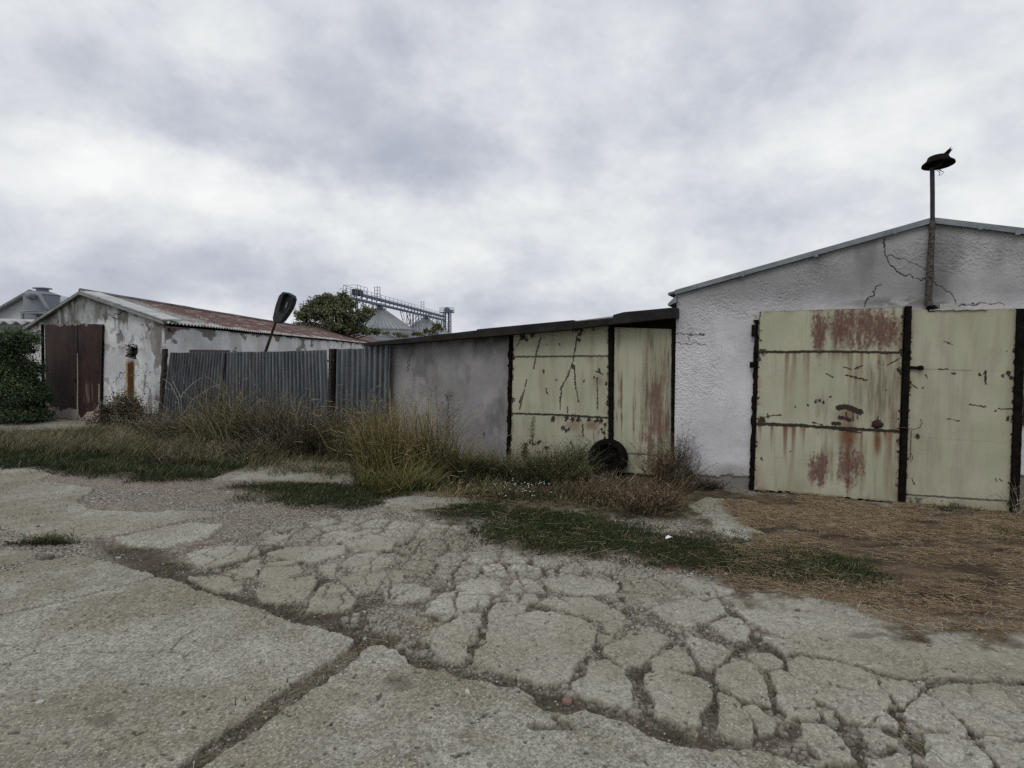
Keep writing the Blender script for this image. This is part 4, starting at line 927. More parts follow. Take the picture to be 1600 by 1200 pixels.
bare = np.clip(ss(fbm(SS_ * 3, ZZ_ * 3, 230, 5), .58, .61) * (blob(px, py, 205, 520, 50, 30) + .35 * gab) + .8 * ss(fbm(SS_ * 5, ZZ_ * 2, 231, 4), .6, .63) * (px > 225) , 0, 1)
ck = np.zeros_like(px)
for c, w in (([(42,520),(70,517)],.8),([(200,572),(178,596)],.6),([(178,492),(194,486)],.9),([(86,508),(90,498)],.9),([(196,560),(200,540),(207,536),(212,541),(211,560)],1.2),([(168,490),(184,500)],.4),([(243,508),(262,505)],1.2)): ck = np.maximum(ck, 1 - ss(seg_dist(wpx, wpy, c), w * .4, w * .4 + .9))
hole = (np.abs(wpx - 204) < 7) * (wpy > 541) * (wpy < 560)
ck = np.maximum(ck, hole * 1.0)
yel = np.clip(1 - ss(np.abs(wpx - 199.5), 1, 3.5), 0, 1) * ss(wpy, 556, 570)
brn = np.clip(1 - ss(np.abs(px - 204.5), 3.8, 6.5), 0, 1) * ss(wpy, 556, 568)
ylw2 = np.clip(1 - ss(np.abs(wpx - 210), 1, 3.5), 0, 1) * ss(wpy, 562, 590)
dh = .012 * (fbm(SS_ * 8, ZZ_ * 8, 240, 4) - .5) - .02 * bare - .12 * hole
P = P + dh[..., None] * Nn
def c_gable(n, p):
    b, bu, _ = c_plaster((.46, .47, .49), (.62, .63, .64), (.27, .265, .26), .5)(n, p)
    b = n.mix(n.attr('pale'), b, (.42, .36, .25, 1)); b = n.mix(n.attr('yellow'), b, (.30, .23, .07, 1))
    b = n.mix(n.attr('brown'), b, n.mix(n.noise(n.scaled(p, (6, 6, 1)), 4, 4), (.040, .022, .011, 1), (.11, .052, .022, 1)))
    return b, bu, .006
mk('gable_wall', P.reshape(-1, 3), [grid_faces(320, 460)[:, ::-1]], material('stained_whitewash', c_gable, spec=.1), sh,
   dict(stain=np.clip(stain, 0, 1).ravel(), crack=ck.ravel(), bare=bare.ravel(), yellow=yel.ravel(), brown=brn.ravel(), pale=(ylw2 * .7).ravel()), smooth=True)
# long side wall
lu = np.concatenate([np.linspace(0, 14, 420), np.linspace(14.2, SL, 120)]); tv = np.linspace(0, 1, 140); LL, TT_ = np.meshgrid(lu, tv); ZZ_ = -.1 + (zR_ + .02) * TT_
P = C0 + LL[..., None] * SD + ZZ_[..., None] * Z3; px, py = proj(P)
hgt = zR_ - ZZ_
bare = ss(.42 * np.exp(-hgt / .22) + fbm(LL * 1.3, ZZ_ * 2.4, 250, 5) + .25 * np.exp(-LL / .6), .70, .73)
stain = .25 * ss(fbm(LL * 1, ZZ_ * 1, 251, 4), .5, .7); ck = 1.0 * ss(fbm(LL * 18, ZZ_ * 18, 252, 2), .88, .92)
P = P + (.01 * (fbm(LL * 6, ZZ_ * 6, 253, 3) - .5) - .018 * bare)[..., None] * SN
mk('side_wall', P.reshape(-1, 3), [grid_faces(140, 540)], M_shed, sh, dict(stain=stain.ravel(), crack=ck.ravel(), bare=bare.ravel()), smooth=True)
m = MB(); L0 = C0 + U * uL
m.add([L0 - Z3 * .1, L0 + SD * SL - Z3 * .1, L0 + SD * SL + Z3 * zL_, L0 + Z3 * zL_], [(0, 1, 2, 3)])
E0 = C0 + SD * SL; m.add([L0 + SD * SL, E0, E0 + Z3 * zR_, E0 + U * uA + Z3 * zA_, L0 + SD * SL + Z3 * zL_], T=[(0, 1, 2), (0, 2, 3), (0, 3, 4)])
m.build('far_wall', bpy.data.materials['plain_render'], sh)
# roof: corrugated sheets, rusty except near the gable
def c_roof(n, p):
    d, sl_ = n.attr('along'), n.attr('across')
    rst = n.mix(n.ramp(n.noise(n.scaled(p, (1.2, .5, 1)), 2.2, 6, .7), .3, .7), (.070, .035, .030, 1), (.150, .085, .072, 1))
    rst = n.mix(n.ramp(n.noise(n.scaled(p, (2, .35, 1)), 3.5, 5, .7), .57, .62, 0, .9), rst, (.30, .28, .28, 1))
    gry = n.mix(n.ramp(n.noise(n.scaled(p, (1.5, 1, 1)), 3, 6, .7), .35, .65), (.16, .165, .165, 1), (.30, .30, .29, 1))
    gry = n.mix(n.ramp(n.noise(n.scaled(p, (2, .6, 1)), 3, 5, .7), .56, .64, 0, .7), gry, (.12, .06, .045, 1))
    cv = n.new('ShaderNodeCombineXYZ'); n.put(cv.inputs[0], n.math('MULTIPLY', d, .9)); n.put(cv.inputs[1], n.math('MULTIPLY', sl_, 7.0))
    rst = n.mix(n.ramp(n.noise(cv.outputs[0], 1.0, 4, .6), .60, .64, 0, .9), rst, (.36, .34, .335, 1))
    cv2 = n.new('ShaderNodeCombineXYZ'); n.put(cv2.inputs[0], n.math('MULTIPLY', d, 6.0)); n.put(cv2.inputs[1], sl_)
    rst = n.mix(n.ramp(n.noise(cv2.outputs[0], 1.0, 3, .6), .45, .7, 0, .6), rst, (.05, .028, .024, 1))
    f = n.ramp(n.math('ADD', n.math('ADD', d, n.math('MULTIPLY', sl_, -1.6)), n.math('MULTIPLY', n.noise(p, 1.5, 5), 4.0)), 2.6, 4.2)
    edge = n.ramp(n.math('ADD', sl_, n.math('MULTIPLY', n.noise(n.scaled(p, (1, .4, 1)), 4, 4), .5)), 1.22, 1.27)
    b = n.mix(f, gry, rst)
    return n.mix(edge, b, (.42, .42, .41, 1)), n.noise(p, 20, 3), .002
M_roof = material('rusty_roof', c_roof, rough=.8)
def shed_roof(uB, zB, uTop, zTop, name, over, nl=1500):
    # rows across the slope (ridge->eave), columns along the shed; corrugation runs down the slope
    lv = -.12 + (SL + .2) * np.linspace(0, 1, nl) ** 1.7; sv = np.linspace(0, 1 + over, 12); S_, L_ = np.meshgrid(sv, lv, indexing='ij')
    base = C0 + (uTop + (uB - uTop) * S_)[..., None] * U + L_[..., None] * SD; base[..., 2] = zTop + (zB - zTop) * S_ + .03
    amp = .022 * np.exp(-L_ / 40); base[..., 2] += amp * np.sin(L_ / .17 * 2 * np.pi) + .03 * (fbm(L_ * .35, S_ * 2, 9, 3) - .5) + .012 * (np.mod(S_ * 2.3, 1) - .5)
    n = base.size // 3; B = base - Z3 * .012; f = grid_faces(12, nl)
    V = np.concatenate([base.reshape(-1, 3), B.reshape(-1, 3)])
    i = 11 * nl + np.arange(nl - 1); lip = np.stack([i, i + 1, i + 1 + n, i + n], -1)
    a = dict(along=np.tile(L_.ravel(), 2), across=np.tile(S_.ravel(), 2))
    return mk(name, V, [f, f[:, ::-1] + n, lip], M_roof, sh, a, smooth=True)
shed_roof(uE, zR_, uA, zA_, 'roof', .055)
shed_roof(uL, zL_, uA, zA_, 'roof', .05, 600)
m = MB(); lv = np.linspace(-.1, SL, 60)
pts = np.array([C0 + U * uA + SD * l + Z3 * (zA_ + .055 + .02 * (vn(np.array(l * 1.), np.array(3.), 2) - .5)) for l in lv]); m.tube(pts, .05, 8)
m.build('ridge_cap', material('ridge_cap', speckle((.10, .06, .05), (.20, .19, .19), 2)), sh)
# pale verge slabs along the front edge of the roof
M_verge = material('fibre_cement', speckle((.34, .355, .36), (.48, .49, .485), 4), rough=.9)
m = MB(); k0 = np.linspace(0, 1, 5)
for a, b in zip(k0[:-1], k0[1:]):
    a2 = a + .012; pa = C0 + U * (uA + (uE + .10 - uA) * a2) + Z3 * (zA_ + (zR_ - zA_) * a2 * 1.0 + .035); pb = C0 + U * (uA + (uE + .10 - uA) * b) + Z3 * (zA_ + (zR_ - zA_) * b + .035)
    m.poly_prism([pa + Nn * .10, pb + Nn * .10, pb - Nn * .36, pa - Nn * .36], Z3 * .03)
m.build('verge_slabs', M_verge, sh)
m = MB()
for (ua, za, ub, zb, top) in ((uL - .08, zL_ - .02, uA, zA_, 0), (uA, zA_, uE + .12, zR_ - .02, 0)):
    p = [C0 + U * ua + Z3 * (za - .035), C0 + U * ub + Z3 * (zb - .035), C0 + U * ub + Z3 * (zb + .03), C0 + U * ua + Z3 * (za + .03)]
    m.poly_prism([q + Nn * .03 for q in p], Nn * .075)
m.build('barge_board', material('grey_board', speckle((.16, .17, .165), (.27, .28, .27), 6)), sh)
# doors
SHN = lambda d: C0 + Nn * d
def c_brown(n, p):
    b = n.mix(n.ramp(n.noise(n.scaled(p, (1, 1, .5)), 3.2, 6, .7), .35, .65), (.015, .011, .011, 1), (.048, .026, .021, 1))
    b = n.mix(n.math('MULTIPLY', n.attr('red'), .6), b, (.058, .024, .019, 1))
    b = n.mix(n.attr('pale'), b, n.mix(n.noise(p, 6, 4), (.33, .27, .22, 1), (.46, .39, .33, 1)))
    return b, n.noise(p, 30, 3), .001
M_brown = material('brown_door', c_brown, rough=.7)
def shed_door(cor, d, seed, right):
    tl, tr, br, bl = [onplane(*c, SHN(d), Nn) for c in cor]; nu, nv = 110, 190
    s, t = np.meshgrid(np.linspace(0, 1, nu), np.linspace(0, 1, nv))
    P = ((tl * (1 - s)[..., None] + tr * s[..., None]) * (1 - t)[..., None] + (bl * (1 - s)[..., None] + br * s[..., None]) * t[..., None])
    px, py = proj(P); uu = (P - C0) @ U; zz = P[..., 2]
    wy = py + (fbm(uu * 5, zz * 5, seed, 4) - .5) * 8
    lim = np.interp(px, [70, 80, 95, 108, 120, 126, 136, 150, 157], [622, 636, 641, 638, 641, 652, 646, 640, 628])
    pale = ss(wy - lim, -1.5, 1.5)
    if right: pale = np.maximum(pale, .35 * ss(fbm(uu * 22, zz * 1.3, 5, 4), .5, .62) * ss(py, 592, 606) * ss(-py, -636, -620) * blob(px, py, 137, 610, 10, 30))
    pale = np.maximum(pale, ss(fbm(uu * 9, zz * 9, 77, 3), .4, .5) * .5 * (1 - ss(wy - 505 - 3 * np.abs(np.sin(px * .25)), 0, 2)))
    red = .45 * ss(py, 592, 598) * right + .25 * fbm(uu * 3, zz, 7)
    n = nu * nv; B = P - Nn * .03; f = grid_faces(nv, nu)
    return mk('door_leaf', np.concatenate([P.reshape(-1, 3), B.reshape(-1, 3)]), [f[:, ::-1], f + n], M_brown, sh, dict(pale=np.tile(pale.ravel(), 2), red=np.tile((red + 0 * px).ravel(), 2)))
shed_door([(70, 507), (121, 505), (121, 656), (72, 650)], .05, 260, 0)
shed_door([(122, 505), (160, 507), (157, 658), (123, 657)], .06, 261, 1)
m = MB(); q = [onplane(x, y, SHN(.075), Nn) for x, y in ((121, 552), (121.5, 600), (121, 630), (122, 650), (127, 657))]
m.tube(q, [.008, .014, .016, .014, .01], 6); m.build('door_edge_strip', material('pale_steel', speckle((.3, .27, .25), (.42, .38, .35), 9)), sh); m = MB(); q = [onplane(x, y, SHN(.075), Nn) for x, y in ((155, 600), (155, 645))]; m.tube(q, .014, 6)
m.build('door_edge_strip', bpy.data.materials['pale_steel'], sh)
m = MB(); a = onplane(118, 596, SHN(.06), Nn); m.box(a, U * .12, Nn * .03, Z3 * .06); m.build('latch', M_black, sh)
m = MB(); a = onplane(160, 507, SHN(0), Nn); b = onplane(158, 658, SHN(0), Nn)
for k in range(24):
    q = a + (b - a) * k / 24; m.box(q - U * .02 * random.random(), U * (.05 + .04 * random.random()), Nn * .05, Z3 * (abs(a[2] - b[2]) / 24 + .005) * -1)
m.build('door_frame', M_black, sh); m = MB()
a = onplane(67, 507, SHN(0), Nn); b = onplane(69, 650, SHN(0), Nn)
m.box(b, U * .05, Nn * .045, a - b)
m.build('door_frame', M_black, sh)
# lintel/eave beam over a bricked opening on the side wall
m = MB()
o = C0 + SD * .9 + SN * .0; p0 = onplane(296, 547, C0, SN); p1 = onplane(358, 551, C0, SN)
m.box(p0 - Z3 * .05, (p1 - p0) * [1, 1, 0], SN * .03, Z3 * .06); m.build('window_lintel', M_timber, sh)
m = MB(); p0 = onplane(263, 509, C0, SN); p1 = onplane(272, 509.5, C0, SN); m.box(p0 - Z3 * .12, (p1 - p0) * [1, 1, 0], SN * .05, Z3 * .07); m.build('broken_ledge', M_timber, sh)
# slot in the gable
m = MB(); a = onplane(198, 558, SHN(0), Nn); 
for (x, y, w) in ((198, 547, .16), (199, 552, .13), (200, 557, .12)):
    q = onplane(x, y, SHN(.0), Nn); m.box(q, U * w, Nn * .02, Z3 * .025)
m.build('vent_slats', M_timber, sh)

# ================================================================== BACKGROUND LEFT
Yb = 24.0
def P3(px, py, Y): return AT(px, py, Y)
bl_ = thing('outbuilding', 'low grey-green building with a corrugated edge roof behind the shed at the far left', 'building', [*P3(20, 560, 24)[:2], 0])
M_bg = material('pale_green_wall', speckle((.26, .29, .28), (.34, .37, .35), 1.5))
zt1 = P3(0, 501, 24)[2]; xl = P3(-260, 500, 24)[0]; xr = P3(60, 500, 24)[0]
m = MB(); m.box([xl, 24, -.1], [xr - xl, 0, 0], [0, 6, 0], [0, 0, zt1 + .1 + .0]); m.build('wall', M_bg, bl_)
m = MB(); m.box([xl, 23.96, zt1 - .42], [xr - xl, 0, 0], [0, .04, 0], [0, 0, .14]); m.build('gutter_band', material('dark_band', speckle((.12, .135, .13), (.17, .185, .18), 3)), bl_)
nu = int((xr - xl + .8) / .5 * 10); s = np.linspace(0, 1, nu); xx = xl - .2 + s * (xr - xl + .8); V = []
for (yy, z0) in ((23.75, zt1 + .02), (30.2, zt1 + .42)):
    V.append(np.stack([xx, np.full(nu, yy), z0 + .055 * np.sign(np.sin(xx / .5 * 2 * np.pi)) * np.abs(np.sin(xx / .5 * 2 * np.pi)) ** .5 - (s * .10)], -1))
V = np.concatenate(V); V = np.concatenate([V, V - Z3 * .05]); f = grid_faces(2, nu); i = np.arange(nu - 1)
mk('roof', V, [f, f + 2 * nu, np.stack([i, i + 2 * nu, i + 1 + 2 * nu, i + 1], -1)], M_verge, bl_)
# pale gabled hall further back
Yh = 46.0
hall = thing('hall', 'pale grey gabled hall far behind the round metal hopper', 'building', [*P3(66, 560, Yh)[:2], 0])
a, b, c = P3(-10, 494, Yh), P3(57, 457, Yh), P3(125, 494, Yh)
M_hall = material('hall_cladding', speckle((.42, .45, .48), (.50, .53, .56), .8))
m = MB(); m.add([a * [1, 1, 0], c * [1, 1, 0], c, b, a], T=[(0, 1, 2), (0, 2, 3), (0, 3, 4)])
m.add([a * [1, 1, 0], a, a + SD * 20, a * [1, 1, 0] + SD * 20], [(0, 1, 2, 3)]); m.build('wall', M_hall, hall)
e = P3(115, 467, Yh + 20) - P3(60, 451, Yh) 
m = MB(); rr = P3(112, 467.3, 70) - b; ov = np.array([0, -.5, 0])
m.poly_prism([a + ov - [.3, 0, .15], b + ov, b + rr, a + rr], Z3 * .15); m.poly_prism([c + ov, b + ov, b + rr, c + rr], Z3 * .151); m.build('roof', material('hall_roof', speckle((.30, .33, .36), (.40, .43, .46), .8)), hall)
m = MB(); m.bar(a + ov * 1.2 - [.3, 0, .15], b + ov * 1.2 + [0, 0, .1], .15); m.bar(b + ov * 1.2 + [0, 0, .1], c + ov * 1.2, .15); m.build('verge', M_trim, hall)
# round metal hopper
Yc = 30.0; s = Yc / 900
ho = thing('metal_hopper', 'round grey metal hopper with a flat cap and curved duct behind the shed roof', 'tank', [*P3(67, 560, Yc)[:2], 0])
M_tin = material('dull_zinc', speckle((.17, .19, .215), (.24, .26, .29), 1.2, stretch=(1, 1, .3)), rough=.6, metal=.2)
c = P3(67, 500, Yc); r_ = 22.5 * s; zz = lambda y: P3(67, y, Yc)[2]
m = MB(); m.lathe([c[0], Yc, 0], [(r_, 0), (r_, zz(488)), (r_, zz(462)), (r_ * 1.05, zz(461.5)), (r_ * 1.05, zz(460.5)), (r_ * .42, zz(455)), (0, zz(454.8))], 36); m.build('body', M_tin, ho, smooth=False)
m = MB(); m.lathe([c[0] + .05, Yc, 0], [(.26, zz(456)), (.26, zz(452)), (.42, zz(451.3)), (.40, zz(450)), (.12, zz(449)), (0, zz(448.8))], 24); m.build('cap', M_tin, ho)
m = MB(); rings = np.linspace(-2.6, .6, 10)
for zz_ in (zz(488),): m.lathe([c[0], Yc, 0], [(r_ + .02, zz_ - .05), (r_ + .08, zz_), (r_ + .02, zz_ + .05)], 36)
m.build('hoop', M_trim, ho)
m = MB(); q = [P3(x, y, Yc - r_ - .1) for x, y in ((43, 462), (50, 459.5), (58, 459), (62, 461), (66, 468), (72, 478), (78, 487))]
m.tube(q, [.2, .17, .12, .1, .09, .09, .09], 10); m.build('duct', M_tin, ho, smooth=True)
m = MB(); a = P3(41, 465.5, Yc - .9); m.box(a, [.42, 0, 0], [0, 1, 0], [0, 0, .24]); m.build('duct_box', M_tin, ho)
m = MB(); a = P3(32, 490, Yc - 1.6); m.box(a, [1.4, 0, 0], [0, 2, 0], [0, 0, .09]); m.box(a, [.1, 0, 0], [0, .1, 0], [0, 0, -.6]); m.build('platform', M_trim, ho)

# ================================================================== SILOS
M_silo = material('silo_steel', speckle((.24, .26, .28), (.31, .335, .36), .6), rough=.6, metal=.1)
M_blue = material('blue_steel', speckle((.070, .105, .175), (.11, .15, .225), .6), rough=.6)
M_gal = material('galvanised_frame', speckle((.13, .155, .19), (.19, .215, .25), .8), rough=.6)
def silo(pxc, ap_y, eave_y, rpx, Y, label, seams=44):
    c = P3(pxc, 520, Y); s = Y / 900; r_ = rpx * s; zA = P3(pxc, ap_y, Y)[2]; zE = P3(pxc, eave_y, Y)[2]
    o = thing('silo', label, 'silo', [c[0], Y, 0], 'grain silos behind the sheds')
    m = MB(); m.lathe([c[0], Y, 0], [(r_ * 1.02, zE - .08), (r_ * 1.02, zE), (r_ * .10, zA), (0, zA + .02)], 88)
    for k in range(seams):
        a = 2 * np.pi * k / seams; d = np.array([math.cos(a), math.sin(a), 0])
        m.bar(np.array([c[0], Y, zA + .03]) + d * r_ * .1, np.array([c[0], Y, zE + .05]) + d * r_ * 1.02, .09, .14)
    m.build('roof', M_silo, o)
    prof = [(r_ + .05 * (k % 2), z) for k, z in enumerate(np.arange(0, zE, .30))] + [(r_, zE)]
    m = MB(); m.lathe([c[0], Y, 0], prof, 64)
    m.build('wall', M_silo, o)
    m = MB(); cl = .10 * r_; m.lathe([c[0], Y, 0], [(cl, zA - .2), (cl, zA + .5), (cl * .8, zA + .55), (0, zA + .6)], 20)
    for k in range(10):
        a = k * np.pi / 5; q = np.array([c[0] + math.cos(a) * cl * 2, Y + math.sin(a) * cl * 2, zA - .1]); m.bar(q, q + Z3 * .9, .05)
    for zz_ in (.4, .8): m.tube([[c[0] + math.cos(a) * cl * 2, Y + math.sin(a) * cl * 2, zA + zz_] for a in np.linspace(0, 2 * np.pi, 21)], .03, 4)
    m.lathe([c[0], Y, 0], [(cl, zA - .12), (cl * 2.1, zA - .1), (cl * 2.1, zA - .03), (cl, zA - .02)], 20)
    m.build('top_collar', M_gal, o)
    m = MB(); d = np.array([-.85, -.5, 0]); d /= np.linalg.norm(d); p0 = np.array([c[0], Y, zA]) + d * cl * 2; p1 = np.array([c[0], Y, zE + .1]) + d * r_
    sd = np.cross(d, Z3); 
    for k in (-.3, .3):
        m.bar(p0 + sd * k + Z3 * .1, p1 + sd * k + Z3 * .1, .05); m.bar(p0 + sd * k + Z3 * 1, p1 + sd * k + Z3 * 1, .05)
    for t in np.linspace(0, 1, 9): q = p0 + (p1 - p0) * t; m.bar(q + sd * .3 + Z3 * .1, q + sd * .3 + Z3 * 1, .04); m.bar(q - sd * .3 + Z3 * .1, q + sd * .3 + Z3 * .1, .04)
    m.build('roof_stair', M_gal, o)
    return o
silo(594, 482, 515, 50, 100., 'larger nearer grain silo with a grey ribbed cone roof behind the tree')
silo(665, 497, 523, 38, 130., 'smaller farther grain silo, its cone roof just above the black roof edge')
# conveyor gantry: a level bridge that runs away from the camera
Hc = P3(594, 474, 100)[2]
def gp_(px_, Y): return np.array([(px_ - 800) / 900 * Y, Y, Hc])
g0, g1 = gp_(549.5, 87.), gp_(694.5, 145.)
gn = thing('conveyor_bridge', 'blue steel conveyor bridge running over the silo tops', 'conveyor', [*((g0 + g1) / 2)[:2], 0])
L_ = np.linalg.norm(g1 - g0); dg = (g1 - g0) / L_; sg = np.cross(dg, Z3)
m = MB(); m.bar(g0 - Z3 * .33, g1 - Z3 * .33, .8, .24); m.build('walkway_beam', M_blue, gn)
m = MB(); m.bar(g0 + Z3 * .55 + dg * 2, g1 + Z3 * .55, .45, .45); m.build('conveyor_casing', M_blue, gn)
m = MB(); m.bar(g0 + Z3 * .75 + dg * 1.5, g0 + Z3 * .75 + dg * 4, .8, .9); m.build('drive_head', material('dark_motor', speckle((.03, .035, .045), (.05, .055, .07), 1)), gn)
m = MB()
for t in np.arange(0, L_, 2.2):
    q = g0 + dg * t
    for k in (-.75, .75): m.bar(q + sg * k - Z3 * .2, q + sg * k + Z3 * 1.25, .06)
    m.bar(q - sg * .75 - Z3 * .18, q + sg * .75 - Z3 * .18, .08); m.bar(q + Z3 * -.1, q + Z3 * .4, .12)
for k in (-.75, .75):
    for zz_ in (.55, 1.2): m.bar(g0 + sg * k + Z3 * zz_, g1 + sg * k + Z3 * zz_, .045)
m.build('railing', M_gal, gn)
def legs(t0, spread, hgt, n=3):
    m = MB(); q = g0 + dg * t0
    for k in range(n):
        off = (k - (n - 1) / 2) * 2.2
        for s_ in (-.6, .6):
            a = q + dg * off + sg * s_; m.bar(a - Z3 * .4, a * [1, 1, 0], .16)
    for sgn in (-1, 1):
        for s_ in (-.6, .6):
            a = q + dg * sgn * 6.5 + sg * s_ - Z3 * .4; b = q + dg * sgn * 2.3 + sg * s_ - Z3 * 5; m.bar(a, b, .10); m.bar(a + dg * sgn * -1.5, b + dg * sgn * -.2 - Z3 * -1.4, .07)
            for t in np.linspace(.1, .9, 6): p = a + (b - a) * t; m.bar(p, p + dg * sgn * -1.1 + Z3 * (.5 if int(t * 10) % 2 else -.5), .05)
    for z in np.arange(1, Hc - 1, 1.6):
        for s_ in (-.6, .6):
            a = q - dg * 2.2 + sg * s_; a = np.array([a[0], a[1], z]); b = q + dg * 2.2 + sg * s_; b = np.array([b[0], b[1], z + 1.6]); m.bar(a, b, .06)
    return m.build('trestle', M_gal, gn)
legs(1.2, 1, Hc, 3); legs(L_ * .545, 1, Hc, 3); legs(L_ * .95, 1, Hc, 3)
for (pxm, Y, hh) in ((591, 99, 2.9), (661, 127, 2.9)):
    m = MB(); q = gp_(pxm, Y)
    for dx in (-.45, 0, .45) if pxm < 600 else (-.3, .3): m.bar(q + [dx, 0, .3], q + [dx, 0, hh - .3 * abs(dx)], .09)
    for z in np.arange(.6, hh, .5): m.bar(q + [-.45, 0, z], q + [.45, 0, z], .05)
    m.build('ladder_mast', M_gal, gn)
# end platform rail at the near end
m = MB(); 
for t in (0, 1.2, 2.6, 4.0):
    q = g0 + dg * t
    for k in (-1.1, 1.1): m.bar(q + sg * k, q + sg * k + Z3 * 1.6, .06)
for k in (-1.1, 1.1): 
    for z in (.9, 1.6): m.bar(g0 + sg * k + Z3 * z, g0 + dg * 4 + sg * k + Z3 * z, .05)
m.bar(g0 - sg * 1.1 + Z3 * 1.6, g0 + sg * 1.1 + Z3 * 1.6, .05); m.bar(g0 - sg * 1.1, g0 + sg * 1.1, .12)
m.build('end_platform', M_gal, gn)
# elevator tower
Yt = 146.; et = thing('elevator_tower', 'blue bucket elevator tower with a railed top platform at the end of the conveyor bridge', 'tower', [*P3(698.6, 520, Yt)[:2], 0])
xt = P3(698.6, 520, Yt)[0]; zP = P3(698, 488, Yt)[2]; zT = P3(698, 479.5, Yt)[2]; sT = Yt / 900
m = MB()
for dx in (-.45, .45): m.bar([xt + dx, Yt, 0], [xt + dx, Yt, zT - .9], .42)
m.build('elevator_leg', M_blue, et)
m = MB(); m.lathe([xt, Yt, 0], [(.55, zT - 1.6), (.75, zT - 1.4), (.75, zT - .5), (.45, zT - .1), (0, zT)], 16); m.bar([xt, Yt, zT - 1], [xt + 1.6, Yt, zT - 1], .4)
m.build('elevator_head', M_blue, et)
m = MB(); c1 = [(dx, dy) for dx in (-.9, .9) for dy in (-.9, .9)]; c1 = [(-.95, -.95), (.95, -.95), (.95, .95), (-.95, .95)]
for dx, dy in c1: m.bar([xt + dx, Yt + dy, 0], [xt + dx, Yt + dy, zP], .13)
for i in range(4):
    (ax_, ay), (bx_, by_) = c1[i], c1[(i + 1) % 4]
    for z in np.arange(0, zP - 1, 1.2): m.bar([xt + ax_, Yt + ay, z], [xt + bx_, Yt + by_, z + 1.2], .07); m.bar([xt + ax_, Yt + ay, z], [xt + bx_, Yt + by_, z], .06)
m.build('tower_frame', M_gal, et)
m = MB(); m.box([xt - 1.75, Yt - 1.3, zP - .12], [3.5, 0, 0], [0, 2.6, 0], [0, 0, .16])
for k in np.linspace(-1.75, 1.75, 6):
    for dy in (-1.3, 1.3): m.bar([xt + k, Yt + dy, zP], [xt + k, Yt + dy, zP + 1.1], .07)
for dy in (-1.3, 1.3):
    for z in (.55, 1.1): m.bar([xt - 1.75, Yt + dy, zP + z], [xt + 1.75, Yt + dy, zP + z], .06)
m.build('top_platform', M_gal, et)

# ================================================================== VEGETATION
def c_leaf(lo, hi, dry, alt=None):
    def f(n, p):
        t = n.attr('tint'); b = n.mix(n.ramp(t, 0, .5, smooth=False), (*lo, 1), (*hi, 1)); b = n.mix(n.ramp(t, .5, 1, smooth=False), b, (*dry, 1))
        return b
    return f
M_grass = material('grass', c_leaf((.018, .027, .012), (.054, .068, .028), (.25, .205, .13)), rough=.8, spec=.15)
M_gold = material('golden_grass', c_leaf((.045, .062, .016), (.145, .125, .046), (.36, .29, .16)), rough=.8, spec=.15)
M_dryw = material('dry_weed', c_leaf((.035, .031, .020), (.125, .105, .070), (.36, .31, .23)), rough=.9, spec=.1)
M_ochre = material('ochre_weed', c_leaf((.045, .048, .022), (.145, .125, .062), (.42, .36, .24)), rough=.85, spec=.1)
M_orange = material('tumbleweed', c_leaf((.035, .025, .017), (.108, .076, .049), (.27, .21, .145)), rough=.9, spec=.1)
M_leafd = material('dark_leaf', c_leaf((.018, .034, .016), (.060, .098, .040), (.17, .21, .10)), rough=.6, spec=.3)
M_leaft = material('tree_leaf', c_leaf((.034, .046, .024), (.115, .130, .070), (.24, .23, .14)), rough=.7, spec=.2)
M_bark = material('bark', speckle((.03, .025, .02), (.07, .06, .05), 12, stretch=(1, 1, .3), bump=.01))
M_straw = material('straw', c_leaf((.10, .07, .045), (.26, .195, .12), (.48, .41, .28)), rough=.8, spec=.2)
def blades(P, H, Wd, az, lean, droop, tint, nseg=4):
    """vectorised bent strips; P (n,3) roots -> verts, faces, tint"""
    n = len(P); t = np.linspace(0, 1, nseg + 1)
    d = np.stack([np.cos(az), np.sin(az), 0 * az], -1); sd = np.stack([-np.sin(az + .6), np.cos(az + .6), 0 * az], -1)
    V = np.zeros((n, nseg + 1, 2, 3))
    for k, tk in enumerate(t):
        off = H * (lean * tk + droop * tk ** 2.6); z = H * tk * np.sqrt(np.maximum(1 - (lean * .5) ** 2, .2)) * (1 - .45 * np.abs(droop) * tk ** 2)
        c = P + d * off[:, None] + Z3 * z[:, None]; w = (Wd * (1 - tk ** 1.7) * .5 + .0003)[:, None]
        V[:, k, 0] = c - sd * w; V[:, k, 1] = c + sd * w
    b = np.arange(n)[:, None] * (nseg + 1) * 2 + np.arange(nseg)[None] * 2; b = b.ravel()
    Q = np.stack([b, b + 1, b + 3, b + 2], -1)
    T = np.repeat(tint, (nseg + 1) * 2)
    T = np.clip(T + np.tile(np.repeat(np.linspace(-.22, .22, nseg + 1), 2), n), 0, 1)
    return V.reshape(-1, 3), Q, T
